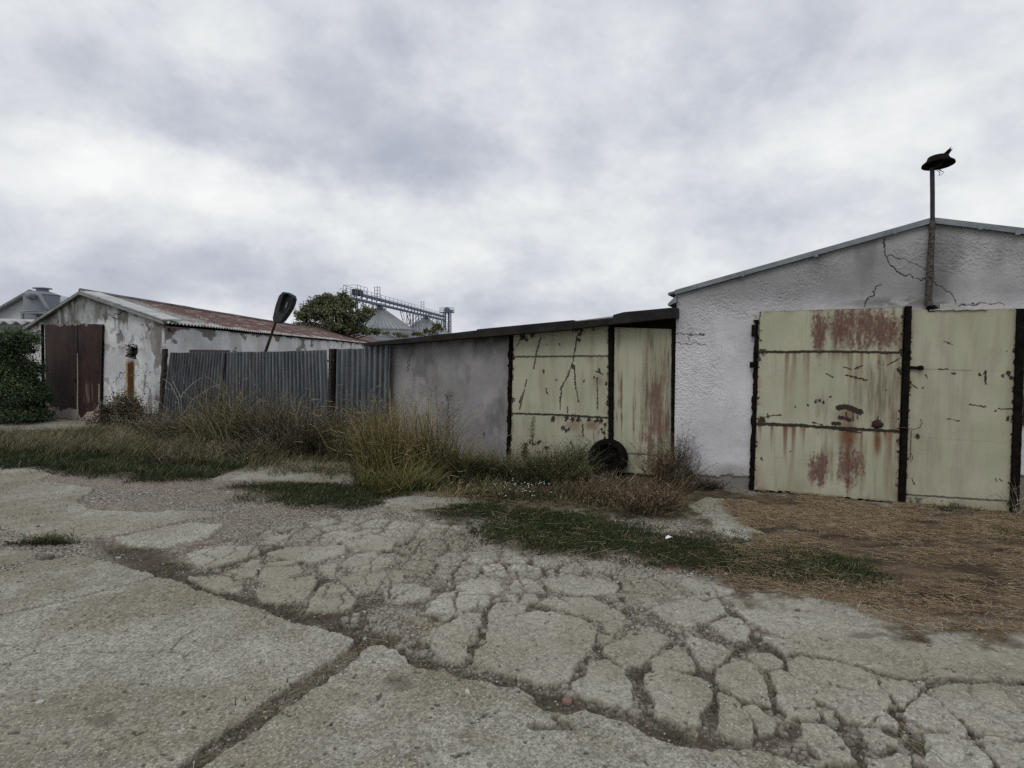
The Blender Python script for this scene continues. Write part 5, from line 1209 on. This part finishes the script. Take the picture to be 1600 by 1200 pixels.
class Veg:
    def __init__(s): s.V = []; s.Q = []; s.T = []; s.n = 0
    def add(s, V, Q, T): s.V.append(V); s.Q.append(Q + s.n); s.T.append(T); s.n += len(V)
    def blades(s, *a, **k): s.add(*blades(*a, **k))
    def stem(s, a, b, w0, w1, tint):            # crossed thin strips from a to b
        a, b = np.atleast_2d(a), np.atleast_2d(b); n = len(a); d = b - a
        s1 = np.cross(d, Z3 + [0.01, .02, 0]); s1 /= np.linalg.norm(s1, axis=1)[:, None] + 1e-9
        s2 = np.cross(d, s1); s2 /= np.linalg.norm(s2, axis=1)[:, None] + 1e-9
        w0 = np.broadcast_to(w0, n)[:, None] / 2; w1 = np.broadcast_to(w1, n)[:, None] / 2
        V = np.stack([a - s1 * w0, a + s1 * w0, b + s1 * w1, b - s1 * w1, a - s2 * w0, a + s2 * w0, b + s2 * w1, b - s2 * w1], 1)
        i = np.arange(n)[:, None] * 8; Q = np.concatenate([i + [0, 1, 2, 3], i + [4, 5, 6, 7]])
        s.add(V.reshape(-1, 3), Q, np.repeat(np.broadcast_to(tint, n), 8))
    def leaves(s, P, size, tint, asp=.5, nrm=None):   # small folded quads
        n = len(P); a = rng.normal(size=(n, 3)); a /= np.linalg.norm(a, axis=1)[:, None]; b = rng.normal(size=(n, 3)); b = np.cross(a, b); b /= np.linalg.norm(b, axis=1)[:, None]
        sz = np.broadcast_to(size, n)[:, None]
        V = np.stack([P - a * sz * .5, P + b * sz * asp * .5, P + a * sz * .5, P - b * sz * asp * .5], 1)
        i = np.arange(n)[:, None] * 4; s.add(V.reshape(-1, 3), i + [0, 1, 2, 3], np.repeat(np.broadcast_to(tint, n), 4))
    def build(s, name, mat, parent=None):
        return mk(name, np.concatenate(s.V), [np.concatenate(s.Q)], mat, parent, dict(tint=np.concatenate(s.T)))
U01 = lambda n: rng.random(n)
def inpoly(poly_px, n):
    q = np.array(PG(poly_px)); lo, hi = q.min(0), q.max(0); area = (hi - lo).prod()
    x, y = lo[0] + U01(n) * (hi[0] - lo[0]), lo[1] + U01(n) * (hi[1] - lo[1]); sd_ = poly_sd(x, y, [tuple(k) for k in q]); return x, y, sd_, q
def parea(q): x, y = q[:, 0], q[:, 1]; return .5 * abs(np.dot(x, np.roll(y, 1)) - np.dot(y, np.roll(x, 1)))

# ---- short grass and mats: too many blades to count
v = Veg()
for poly, dens, hh, dry in GRASS:
    q = np.array(PG(poly)); bb = (q.max(0) - q.min(0)).prod(); n = int(min(bb * dens, 90000)); x, y, sd_, _ = inpoly(poly, n)
    k = U01(n) < ss(sd_ + (fbm(x * 2.5, y * 2.5, 301, 5) - .5) * .9, -.22, .32)
    k &= U01(n) < .35 + .9 * ss(fbm(x * 3.3, y * 3.3, 302, 4), .35, .6)
    x, y = x[k], y[k]; n = len(x)
    if not n: continue
    dm = fbm(x * 1.6, y * 1.6, 305, 4)
    H = hh * (.4 + 1.1 * U01(n)) * (.6 + .8 * dm); tint = np.clip(.16 + .22 * rng.normal(size=n) * .6 + .5 * (dm - .5) + (U01(n) < dry) * (.45 + .3 * U01(n)), 0, 1)
    v.blades(np.stack([x, y, hz(x, y) - .004], -1), H, np.where(H > .08, .004, .0045) + .003 * U01(n), U01(n) * 6.28, .25 + .9 * U01(n), .5 * U01(n), tint, nseg=3)
for poly, cnt, s_ in ((GRASS[0][0], 70000, .011), (GRASS[1][0], 16000, .014), (GRASS[2][0], 26000, .022)):
    x, y, sd_, _ = inpoly(poly, cnt * 2); k = U01(len(x)) < ss(sd_ + (fbm(x * 2.5, y * 2.5, 301, 5) - .5) * .9, -.15, .32) * ss(fbm(x * 4, y * 4, 340, 4), .3, .5); x, y = x[k][:cnt], y[k][:cnt]; n = len(x)
    v.leaves(np.stack([x, y, hz(x, y) + .004 + .022 * U01(n)], -1), s_ * (.6 + .8 * U01(n)), np.clip(.12 + .5 * (fbm(x * 2, y * 2, 333, 4) - .4) + .12 * rng.normal(size=n), 0, 1), .6)
n = 60000; x = rng.uniform(-4, 5.5, n); y = 2.3 + 3.6 * U01(n); f_ = ground_fields(x, y)
k = (f_['gap'] > .45) & (f_['conc'] < .25) & (fbm(x * 3, y * 3, 360, 4) > .50) & (U01(n) < .9); x, y = x[k], y[k]; z = f_['h'][k]; n = len(x)
v.blades(np.stack([x, y, z], -1), .012 + .028 * U01(n), .0025 + .002 * U01(n), U01(n) * 6.28, .4 + 1.2 * U01(n), .5 * U01(n), np.clip(.35 + .35 * rng.normal(size=n), 0, 1), nseg=3)
g_ = v.build('grass', M_grass); tag(g_, kind='stuff')

# ---- straw litter
v = Veg()
n = 230000; x, y, sd_, _ = inpoly(DIRT[0], n); ppx, ppy = proj(np.stack([x, y, 0 * x], -1))
dens = ss(fbm(x * 1.8, y * 2.6, 311, 5), .33, .60) * (.17 + .95 * ss(-ppy, -905, -815)) * ss(ppx, 1110, 1180)
k = (sd_ > -.05) & (U01(n) < dens) & (ppx < 1750); x, y = x[k], y[k]; n = len(x)
az = rng.normal(size=n) * .7 + math.atan2(U[1], U[0]) + (U01(n) < .3) * U01(n) * 3; L = .03 + .12 * U01(n) ** 2
c = np.stack([x, y, hz(x, y) + .006 + .02 * U01(n)], -1); d = np.stack([np.cos(az), np.sin(az), (U01(n) - .5) * .3], -1) * L[:, None] / 2
v.stem(c - d, c + d, .0030, .0018, np.clip(.56 + .3 * rng.normal(size=n), 0, 1))
# stray stalks over strip, weeds and slab joints
for poly, cnt, lo, hi in ((SOIL[1], 420, .04, .18), ([(600,770),(1100,790),(1100,815),(900,800),(700,790)], 500, .05, .22), ([(1240,925),(1600,960),(1600,1000),(1400,990)], 420, .03, .16), ([(550,1003),(640,1030),(700,1040),(560,1010)], 22, .05, .2), ([(640,960),(700,965),(690,1000),(640,990)], 24, .03, .12), ([(1400,1140),(1450,1145),(1440,1175),(1405,1165)], 12, .04, .12), ([(555,1003),(590,1015),(400,1140),(290,1210),(260,1200)], 120, .02, .09), ([(0,690),(560,740),(500,770),(0,735)], 500, .05, .2)):
    n = cnt * 3; x, y, sd_, _ = inpoly(poly, n); k = sd_ > 0; x, y = x[k][:cnt], y[k][:cnt]; n = len(x)
    az = U01(n) * 6.28; L = lo + (hi - lo) * U01(n) ** 2; c = np.stack([x, y, hz(x, y) + .012 + .03 * U01(n) * (hi > .1)], -1); d = np.stack([np.cos(az), np.sin(az), (U01(n) - .5) * .5], -1) * L[:, None] / 2
    v.stem(c - d, c + d, .0024, .0015, np.clip(.7 + .2 * rng.normal(size=n), 0, 1))
tag(v.build('straw_litter', M_straw), kind='stuff')

# ---- loose gravel
ico = np.array([(0,0,1),(.894,0,.447),(.276,.851,.447),(-.724,.526,.447),(-.724,-.526,.447),(.276,-.851,.447),(.724,.526,-.447),(-.276,.851,-.447),(-.894,0,-.447),(-.276,-.851,-.447),(.724,-.526,-.447),(0,0,-1)])
icf = np.array([(0,1,2),(0,2,3),(0,3,4),(0,4,5),(0,5,1),(1,6,2),(2,7,3),(3,8,4),(4,9,5),(5,10,1),(6,7,2),(7,8,3),(8,9,4),(9,10,5),(10,6,1),(11,7,6),(11,8,7),(11,9,8),(11,10,9),(11,6,10)])
n = 42000; x = rng.uniform(-5.5, 6.2, n); y = 2.1 + 8.5 * U01(n) ** 1.5
f_ = ground_fields(x, y); k = (U01(n) < .12 + .88 * (1 - f_['conc'])) & ((f_['dirt'] < .5) | (U01(n) < .35)) & (f_['soil'] < .6) & (np.abs(x) < y * .98 + .5)
x, y = x[k], y[k]; z = f_['h'][k]; n = len(x)
sz = (.0022 + .0045 * U01(n) ** 2.5 + (U01(n) < .03) * .014 * U01(n)) * (.75 + .08 * y)
J = 1 + .35 * rng.normal(size=(n, 12, 1)) * .6; scl = np.stack([sz * (.8 + .6 * U01(n)), sz * (.8 + .6 * U01(n)), sz * .65], -1)
V = (ico[None] * J) * scl[:, None] + np.stack([x, y, z + sz * .25], -1)[:, None]
T = icf[None] + (np.arange(n) * 12)[:, None, None]
M_grv = material('gravel_stone', lambda nn, p: nn.mix(nn.ramp(nn.attr('tint'), 0, 1, smooth=False), (.11, .10, .085, 1), (.44, .42, .38, 1)), rough=.9, spec=.15)
tag(mk('gravel', V.reshape(-1, 3), [T.reshape(-1, 3)], M_grv, None, dict(tint=np.repeat(U01(n) ** 1.4, 12))), kind='stuff')

# ---- clumps of tall plants
def clump(name, label, cat, mat, base_px, nb, H, lean, droop, tint, wd=.006, spread=(.5, .3), heads=0, twigs=0, headtint=.9, hvar=.45, group=None, zoff=0):
    """a tuft whose roots spread round the ground point seen at base_px"""
    c = G(*base_px); v = Veg(); ns = 9; sc = rng.normal(size=(ns, 2)) * .55; si = rng.integers(0, ns, nb)
    r_ = sc[si] + rng.normal(size=(nb, 2)) * .22; stilt = U01(ns) * 6.28; sh_ = .55 + .6 * U01(ns); stint = rng.normal(size=ns) * .12
    P = np.stack([c[0] + r_[:, 0] * spread[0], c[1] + r_[:, 1] * spread[1], np.zeros(nb)], -1); P[:, 2] = zoff
    outw = np.where(U01(nb) < .35, stilt[si], np.where(U01(nb) < .3, np.arctan2(r_[:, 1], r_[:, 0]), U01(nb) * 6.28)) + rng.normal(size=nb) * .9
    h = H * (1 - hvar + hvar * 1.1 * U01(nb)) * np.exp(-.35 * (r_ ** 2).sum(1)) * sh_[si] * np.where(U01(nb) < .25, .5, 1)
    tn = np.clip(tint[0] + stint[si] + tint[1] * 1.25 * rng.normal(size=nb), 0, 1)
    le = lean * 1.2 * (.2 + U01(nb)) * (.5 + .7 * np.hypot(r_[:, 0], r_[:, 1])); dr = droop * U01(nb) ** 1.5
    v.blades(P, h, wd * 1.25 * (.5 + 1.0 * U01(nb)), outw, le, dr, tn, nseg=5)
    if heads:
        k = rng.choice(nb, min(heads, nb), replace=False); d = np.stack([np.cos(outw[k]), np.sin(outw[k]), 0 * outw[k]], -1)
        top = P[k] + d * (h[k] * (le[k] + dr[k]))[:, None] + Z3 * (h[k] * np.sqrt(np.maximum(1 - (le[k] * .5) ** 2, .2)) * (1 - .45 * dr[k]))[:, None]
        e = top + d * .06 + Z3 * rng.uniform(-.05, .03, (len(k), 1)); v.stem(top - d * .05 - Z3 * .03, e, .008, .003, np.clip(headtint + .1 * rng.normal(size=len(k)), 0, 1))
    if twigs:
        k = rng.integers(0, nb, twigs); t = .3 + .65 * U01(twigs); d = np.stack([np.cos(outw[k]), np.sin(outw[k]), 0 * outw[k]], -1)
        q = P[k] + d * (h[k] * (le[k] * t + dr[k] * t ** 2.6))[:, None] + Z3 * (h[k] * t * np.sqrt(np.maximum(1 - (le[k] * .5) ** 2, .2)) * (1 - .45 * dr[k] * t ** 2))[:, None]
        a2 = U01(twigs) * 6.28; L = H * (.06 + .14 * U01(twigs)); e = q + np.stack([np.cos(a2), np.sin(a2), .3 + .9 * U01(twigs)], -1) * L[:, None]
        v.stem(q, e, .003, .0012, tn[k]); 
        v.leaves(np.concatenate([e, q + (e - q) * .6]), .014 + .014 * U01(2 * twigs), np.clip(np.tile(tn[k], 2) + .2 * rng.normal(size=2 * twigs), 0, 1), .45)
    if H > .45:      # broken stalks leaning through the clump
        k = rng.integers(0, nb, int(nb * .06)); a2 = U01(len(k)) * 6.28; el_ = .2 + 1.0 * U01(len(k)); L = H * (.3 + .4 * U01(len(k)))
        q = P[k] + Z3 * (H * .25 * U01(len(k)))[:, None]; v.stem(q, q + np.stack([np.cos(a2) * np.cos(el_), np.sin(a2) * np.cos(el_) * .6, np.sin(el_)], -1) * L[:, None], .005, .003, np.clip(.8 + .15 * rng.normal(size=len(k)), 0, 1))
    o = v.build(name, mat); return tag(o, label, cat, group)
clump('grass_clump', 'tall golden grass clump in front of the left end of the grey rendered wall', 'grass', M_gold, (632, 745), 1300, 1.45, .20, .70, (.50, .28), .007, (.60, .38), 300, 500)
clump('grass_clump', 'bright green grass tuft at the foot of the tall golden grass', 'grass', M_gold, (618, 768), 800, .50, .85, .55, (.18, .12), .006, (.42, .2), 10, 0)
clump('grass_clump', 'low spreading green grass tuft left of the tall golden grass, over the concrete patch', 'grass', M_gold, (578, 764), 260, .34, .9, .5, (.25, .2), .005, (.35, .15))
clump('weed_clump', 'grey-brown weed thicket with drooping dry leaves before the gap between the two fences', 'weeds', M_dryw, (475, 710), 1100, 1.30, .45, .75, (.36, .25), .008, (.75, .30), 60, 700)
clump('weed_clump', 'feathery dry weeds rising in front of the short right fence', 'weeds', M_ochre, (560, 720), 550, 1.25, .4, .5, (.40, .22), .006, (.50, .28), 80, 500)
clump('weed_clump', 'ochre weed thicket at the middle of the long corrugated fence', 'weeds', M_ochre, (362, 700), 800, 1.65, .30, .85, (.46, .25), .007, (.55, .30), 60, 700)
clump('weed_clump', 'dark tangled weeds between the ochre thicket and the drooping dry leaves', 'weeds', M_dryw, (425, 706), 1000, 1.35, .5, .6, (.28, .25), .007, (.55, .3), 50, 900)
clump('weed_clump', 'thin reddish brown weeds at the left foot of the long fence', 'weeds', M_dryw, (300, 690), 1300, 1.0, .6, .4, (.45, .25), .005, (.70, .30), 40, 700)
clump('weed_clump', 'low sprawling dry weeds below the ochre thicket', 'weeds', M_dryw, (365, 722), 1500, .50, 1.0, .5, (.33, .25), .005, (1.0, .30), 20, 900)
clump('weed_clump', 'dark green grassy weeds against the middle of the grey rendered wall', 'weeds', M_gold, (705, 748), 1500, .62, .8, .55, (.16, .2), .006, (.48, .26), 30, 200)
clump('weed_clump', 'arching dark weeds at the right end of the grey rendered wall', 'weeds', M_grass, (765, 752), 1200, .58, .8, .6, (.35, .3), .006, (.40, .26), 20, 300)
clump('weed_clump', 'olive green bushy weeds under the wide pale green door', 'weeds', M_grass, (850, 756), 1200, .55, .7, .4, (.45, .22), .005, (.62, .25), 10, 1400)
clump('weed_clump', 'leafy green weed plant between the wide green door and the tyre', 'weeds', M_grass, (892, 752), 600, .78, .6, .3, (.42, .2), .005, (.30, .18), 0, 1300)
clump('tumbleweed', 'bushy orange-brown dry weed below the narrow green door', 'weeds', M_orange, (1022, 800), 650, .50, .95, .25, (.5, .25), .0035, (.28, .16), 0, 1300)
clump('tumbleweed', 'low reddish dry weed mat right in front of the tyre', 'weeds', M_orange, (940, 782), 700, .30, 1.3, .4, (.45, .25), .0035, (.62, .22), 0, 1400)
clump('tumbleweed', 'tall thin rusty brown weed standing before the narrow green door', 'weeds', M_orange, (1038, 770), 240, .80, .4, .15, (.45, .22), .003, (.18, .10), 0, 1100)
clump('weed_clump', 'grey leafless weed stalks over the lower half of the tyre', 'weeds', M_dryw, (952, 764), 200, .34, .8, .4, (.55, .2), .004, (.30, .12), 0, 260)
clump('weed_clump', 'sparse dark weed with tiny seeds along the left edge of the tall white wall', 'weeds', M_dryw, (1062, 760), 70, .95, .28, .1, (.12, .1), .003, (.16, .08), 0, 420)
clump('weed_clump', 'small dark dead weed against the foot of the tall white wall', 'weeds', M_dryw, (1112, 768), 260, .24, 1.0, .3, (.12, .15), .004, (.16, .08), 0, 400)
clump('weed_clump', 'low reddish weeds behind the white flowers', 'weeds', M_orange, (860, 778), 600, .22, 1.1, .4, (.40, .25), .0035, (.60, .18), 0, 900)
clump('weed_clump', 'pale dry grass tuft on the light concrete patch below the dark green weeds', 'weeds', M_gold, (735, 776), 260, .26, 1.2, .4, (.6, .2), .004, (.35, .12), 0, 200)
clump('weed_clump', 'little green weeds at the foot of the right green door leaf', 'weeds', M_grass, (1478, 800), 240, .13, .9, .3, (.25, .2), .006, (.35, .06), 0, 120)
clump('weed_clump', 'thin pale stalks beside the door post at the right edge', 'weeds', M_dryw, (1592, 812), 60, .50, .8, .3, (.8, .15), .004, (.22, .08), 0, 60)
clump('weed_clump', 'green tuft growing in the joint of the slabs at the left edge of the yard', 'weeds', M_grass, (66, 850), 420, .10, 1.5, .4, (.3, .2), .005, (.28, .10), 0, 60)
clump('weed_clump', 'yellowish dry grass on the verge below the round grey bush', 'weeds', M_ochre, (215, 695), 1100, .30, .9, .5, (.62, .25), .005, (1.2, .35), 20, 500)
clump('weed_clump', 'wiry dry bush between the round grey bush and the fence', 'weeds', M_dryw, (245, 680), 420, .62, .8, .3, (.45, .25), .004, (.40, .2), 0, 800)
clump('weed_clump', 'sparse brown stalks on the verge before the concrete pad of the shed', 'weeds', M_dryw, (45, 686), 500, .26, .6, .3, (.4, .2), .006, (1.4, .3), 0, 300)

# feathery lone plants
def lone(base, top, label, cat, mat, nbr, tint, head=0, name='weed_stalk'):
    b = G(*base); t = AT(*top, b[1]); v = Veg(); L = np.linalg.norm(t - b)
    q = [b, b + (t - b) * .5 + U * .02, t]; v.stem(np.array(q[:-1]), np.array(q[1:]), .006, .004, tint)
    k = np.sort(.25 + .75 * U01(nbr)); p = b + (t - b) * k[:, None]; a = U01(nbr) * 6.28; l = L * .34 * (1.15 - k) * (.5 + U01(nbr))
    e = p + np.stack([np.cos(a), np.sin(a) * .6, .55 + .5 * U01(nbr)], -1) * l[:, None]; v.stem(p, e, .003, .0018, tint)
    for r_ in range(4):
        f = .35 + .65 * U01(nbr); pp = p + (e - p) * f[:, None]; a = U01(nbr) * 6.28; ee = pp + np.stack([np.cos(a), np.sin(a), U01(nbr)], -1) * (.03 + .04 * U01(nbr))[:, None]
        v.stem(pp, ee, .002, .0012, tint); v.leaves(ee, .010, tint, .7)
    if head:
        k = 260; tt = U01(k); c = t + (b - t) * (tt * .42)[:, None] + rng.normal(size=(k, 3)) * (.012 + .014 * np.sin(tt * 3.1))[:, None]
        v.leaves(c, .03, np.clip(.45 + .2 * rng.normal(size=k), 0, 1), .25)
    return tag(v.build(name, mat), label, cat)
lone((703, 750), (700, 622), 'tall dark branching weed standing alone against the grey rendered wall', 'weed', M_dryw, 60, .10)
lone((826, 740), (834, 652), 'reed with a feathery plume against the wide pale green door', 'reed', M_grass, 4, .45, head=1, name='reed')
lone((930, 742), (927, 672) , 'thin bare weed stalk just left of the tyre', 'weed', M_dryw, 10, .3)
lone((555, 768), (553, 733), 'single short dark stalk sticking up from the concrete patch', 'weed', M_dryw, 5, .05)
# white flowers
v = Veg(); c = G(812, 786); n = 55; P = np.stack([c[0] + rng.normal(size=n) * .17, c[1] + rng.normal(size=n) * .10, 0 * np.ones(n)], -1)
tp = P + np.stack([rng.normal(size=n) * .05, rng.normal(size=n) * .05, .12 + .15 * U01(n)], -1); v.stem(P, tp, .003, .002, .15)
v.leaves(np.repeat(P + (tp - P) * .5, 6, 0) + rng.normal(size=(n * 6, 3)) * .025, .016, .25, .4)
fl = v.build('flowering_weed', M_grass); tag(fl, 'low weed with tiny white flowers in front of the wide green door', 'flowers')
w = Veg(); w.leaves(np.repeat(tp[::1], 3, 0) + rng.normal(size=(n * 3, 3)) * .006, .012, .9, .9)
w.build('petals', material('white_petal', speckle((.55, .55, .5), (.75, .75, .7), 9)), fl)['kind'] = 'stuff'

# ---- shrubs and trees
def crown(v, c, r, n, size, tint, fn=None, asp=.5, clusters=40, flat=.9, cr=.20):
    c = np.asarray(c, float); r = np.asarray(r, float)
    d = rng.normal(size=(clusters, 3)); d /= np.linalg.norm(d, axis=1)[:, None]; d[:, 2] = np.abs(d[:, 2]) * 1.1 - .25
    cl = c + d * r * (.35 + .65 * U01(clusters) ** .6)[:, None]; ct = tint[0] + tint[1] * rng.normal(size=clusters)
    k = rng.integers(0, clusters, n); o = rng.normal(size=(n, 3)); rad = r.mean() * cr
    P = cl[k] + o * rad * flat * (.5 + U01(n))[:, None]
    P[:, 2] = np.maximum(P[:, 2], .03)
    v.leaves(P, size * (.6 + .8 * U01(n)), np.clip(ct[k] + .14 * rng.normal(size=n), 0, 1), asp)
    return cl
def branches(name, root, cl, r0, parent, mat=M_bark):
    m = MB(); root = np.asarray(root, float)
    for q in cl:
        mid = root + (q - root) * [.35, .35, .6] ; m.tube([root, mid, q], [r0, r0 * .55, r0 * .12], 5, cap=False)
    return m.build(name, mat, parent)
# big dark shrub at the left edge
b0 = G(20, 656); sb = thing('shrub', 'large dark green leafy shrub at the left edge beside the brown shed door', 'shrub', b0)
v = Veg(); Yd = b0[1] - .9
for (x, y, rx, rz, n) in ((18, 545, .42, .5, 2600), (-8, 545, .6, .5, 2600), (28, 530, .28, .30, 1100), (2, 572, .7, .55, 3200), (22, 606, .62, .50, 4300), (-14, 612, 1.0, .75, 6000), (16, 636, .80, .40, 5000), (-50, 585, 1.1, 1.0, 5000), (44, 620, .45, .42, 2600), (24, 578, .5, .4, 2400), (10, 650, 1.0, .22, 3500), (40, 650, .5, .2, 1800)):
    crown(v, AT(x, y, Yd + .3 * random.random()), (rx * .72, .7, rz * .8), int(n * 2.2), .045, (.38, .26), clusters=110, asp=.6, cr=.16)
v.build('foliage', M_leafd, sb)
branches('stem', b0, [AT(x, y, Yd) for x, y in ((20, 560), (40, 590), (0, 560), (-20, 580), (50, 620), (10, 600))], .05, sb)
# ivy-like creeper reaching over the door edge
v = Veg(); cen = [AT(x, y, C0[1] + 1.2) for x, y in ((66, 575), (70, 585), (64, 600), (68, 615), (72, 600))]
for q in cen: crown(v, q - np.array([0, .5, 0]), (.16, .12, .22), 500, .06, (.35, .2), clusters=14, asp=.6)
tag(v.build('creeper', M_leafd), 'dark creeper sprigs between the big shrub and the brown shed door', 'creeper')
# round grey bush
b1 = G(190, 672); s1 = thing('bush', 'round grey-green bush growing under the rust stain of the shed gable', 'bush', b1)
v = Veg(); crown(v, b1 + [0, 0, .42], (.42, .34, .36), 5200, .04, (.38, .2), clusters=60, asp=.7); crown(v, b1 + [.25, -.1, .2], (.9, .4, .22), 4200, .04, (.25, .2), clusters=60)
v.build('foliage', M_dryw, s1); branches('stem', b1, [b1 + np.array([random.uniform(-.3, .3), random.uniform(-.2, .2), random.uniform(.4, .75)]) for k in range(9)], .012, s1)
# bare branches before the fence corner
b2 = G(268, 684); s2 = thing('bare_shrub', 'thin leafless branches sprawling over the corner of the long fence', 'shrub', b2)
m = MB()
for pts in ([(278,690),(285,650),(282,620),(270,595),(262,590)],[(285,650),(300,625),(330,605),(345,600)],[(282,620),(300,600),(315,590)],[(300,690),(270,680),(250,660),(243,655)],[(420,720),(440,690),(452,640),(455,610)],[(330,735),(360,700),(380,680),(388,640),(395,610)],[(300,745),(335,715),(350,700),(370,690)],[(262,640),(250,628),(240,625)],[(281,700),(283,660),(279,625),(266,600),(255,592)]):
    q = [AT(x, y, b2[1] - .5 + .2 * random.random()) for x, y in pts]; m.tube(q, np.linspace(.009, .004, len(q)), 5)
m.build('branches', material('pale_twig', speckle((.22, .20, .17), (.34, .31, .27), 20)), s2)
v = Veg(); 
for (x, y) in ((205, 590), (225, 585), (230, 605), (215, 620), (240, 640), (290, 612), (300, 640), (262, 600)): crown(v, AT(x, y, C0[1] - .3), (.30, .2, .14), 60, .03, (.4, .2), clusters=20)
v.build('seed_heads', M_dryw, s2)['kind'] = 'stuff'

def tree(name, label, Y, blobs, base, leaf, n, trunk_r, mat=M_leaft, tint=(.38, .22), group=None, sprigs=0):
    b = AT(base[0], base[1], Y); b[2] = 0; o = thing(name, label, 'tree', b, group)
    v = Veg(); tips = []
    for (x, y, rx, ry, w) in blobs:
        c = AT(x, y, Y); s = Y / 900; cl = crown(v, c, (rx * s, (rx + ry) * .5 * s, ry * s), int(n * w), leaf, tint, clusters=int(26 + 50 * w), asp=.55, cr=.15); tips += list(cl[:10])
        # sprigs that poke out of the outline
        for k in range(int(sprigs * w)):
            d = rng.normal(size=3); d[2] = abs(d[2]); d /= np.linalg.norm(d); p0 = c + d * np.array([rx, rx, ry]) * s * .8; p1 = c + d * np.array([rx, rx, ry]) * s * (1.1 + .75 * random.random())
            tt = U01(26)[:, None]; v.leaves(p0 + (p1 - p0) * tt + rng.normal(size=(26, 3)) * leaf * .5, leaf * .9, np.clip(tint[0] + .14 + .2 * rng.normal(size=26), 0, 1), .5)
            v.stem(p0, p1, .05 * leaf / .2, .02 * leaf / .2, .1)
    v.build('crown', mat, o)
    m = MB(); top = AT(blobs[0][0], blobs[0][1], Y); m.tube([b, b + (top - b) * .5 + [.2, 0, 0], top], [trunk_r, trunk_r * .7, trunk_r * .25], 8)
    for q in tips: st_ = b + (top - b) * random.uniform(.35, .8); m.tube([st_, st_ + (q - st_) * .5 + Z3 * .1, q], [trunk_r * .35, trunk_r * .2, trunk_r * .05], 5, cap=False)
    m.build('trunk', M_bark, o); return o
tree('tree', 'bushy dark green tree above the rusty shed roof in front of the larger silo', 40.,
     [(520, 495, 30, 22, .7), (492, 492, 18, 18, .35), (540, 478, 16, 12, .25), (556, 500, 16, 14, .3), (504, 474, 16, 10, .25), (580, 520, 14, 5, .1), (474, 498, 12, 9, .12), (480, 512, 16, 8, .2), (530, 515, 36, 14, .45), (515, 468, 9, 7, .1), (535, 465, 7, 6, .06), (575, 490, 10, 8, .08)], (525, 552), .19, 3900, .11, sprigs=95)
tree('tree', 'small yellow-green tree standing before the smaller silo', 60., [(683, 514, 9, 10, .4), (670, 519, 10, 6, .25), (652, 523, 10, 4, .2)], (676, 552), .16, 1500, .10, M_gold, (.15, .2), sprigs=12)
tree('tree', 'thin sapling crown showing low between the two silos', 55., [(630, 526, 10, 4, .3), (620, 523, 7, 5, .2), (604, 522, 9, 5, .2)], (622, 552), .13, 1000, .06, M_leaft, (.45, .2), sprigs=14)

# litter
m = MB(); c = G(1040, 853); c[2] = hz(c[0], c[1]) + .05
m.add([c + [0, 0, 0], c + [.05, .01, .012], c + [.075, .035, .0], c + [.03, .04, .02], c + [.005, .03, .004]], T=[(0, 1, 3), (1, 2, 3), (0, 3, 4)])
tag(m.build('paper_scrap', material('white_paper', speckle((.7, .7, .7), (.85, .85, .85), 9))), 'scrap of white paper lying on the dark grass strip', 'litter')
m = MB(); c = G(74, 874); c[2] = hz(c[0], c[1]) + .01
m.lathe(c, [(0, -.01), (.05, .0), (.045, .02), (.0, .028)], 8); tag(m.build('stone', M_grv), 'flat pale stone lying in the earth joint at the left edge of the yard', 'stone')
m = MB(); c = G(886, 1095); c[2] = hz(c[0], c[1]) + .006
m.lathe(c, [(0, -.01), (.026, .0), (.024, .012), (.0, .02)], 9); tag(m.build('brick_piece', material('pink_brick', speckle((.16, .10, .085), (.24, .16, .14), 30))), 'small pinkish stone half sunk in the muddy joint beside the big cracked slab', 'stone')
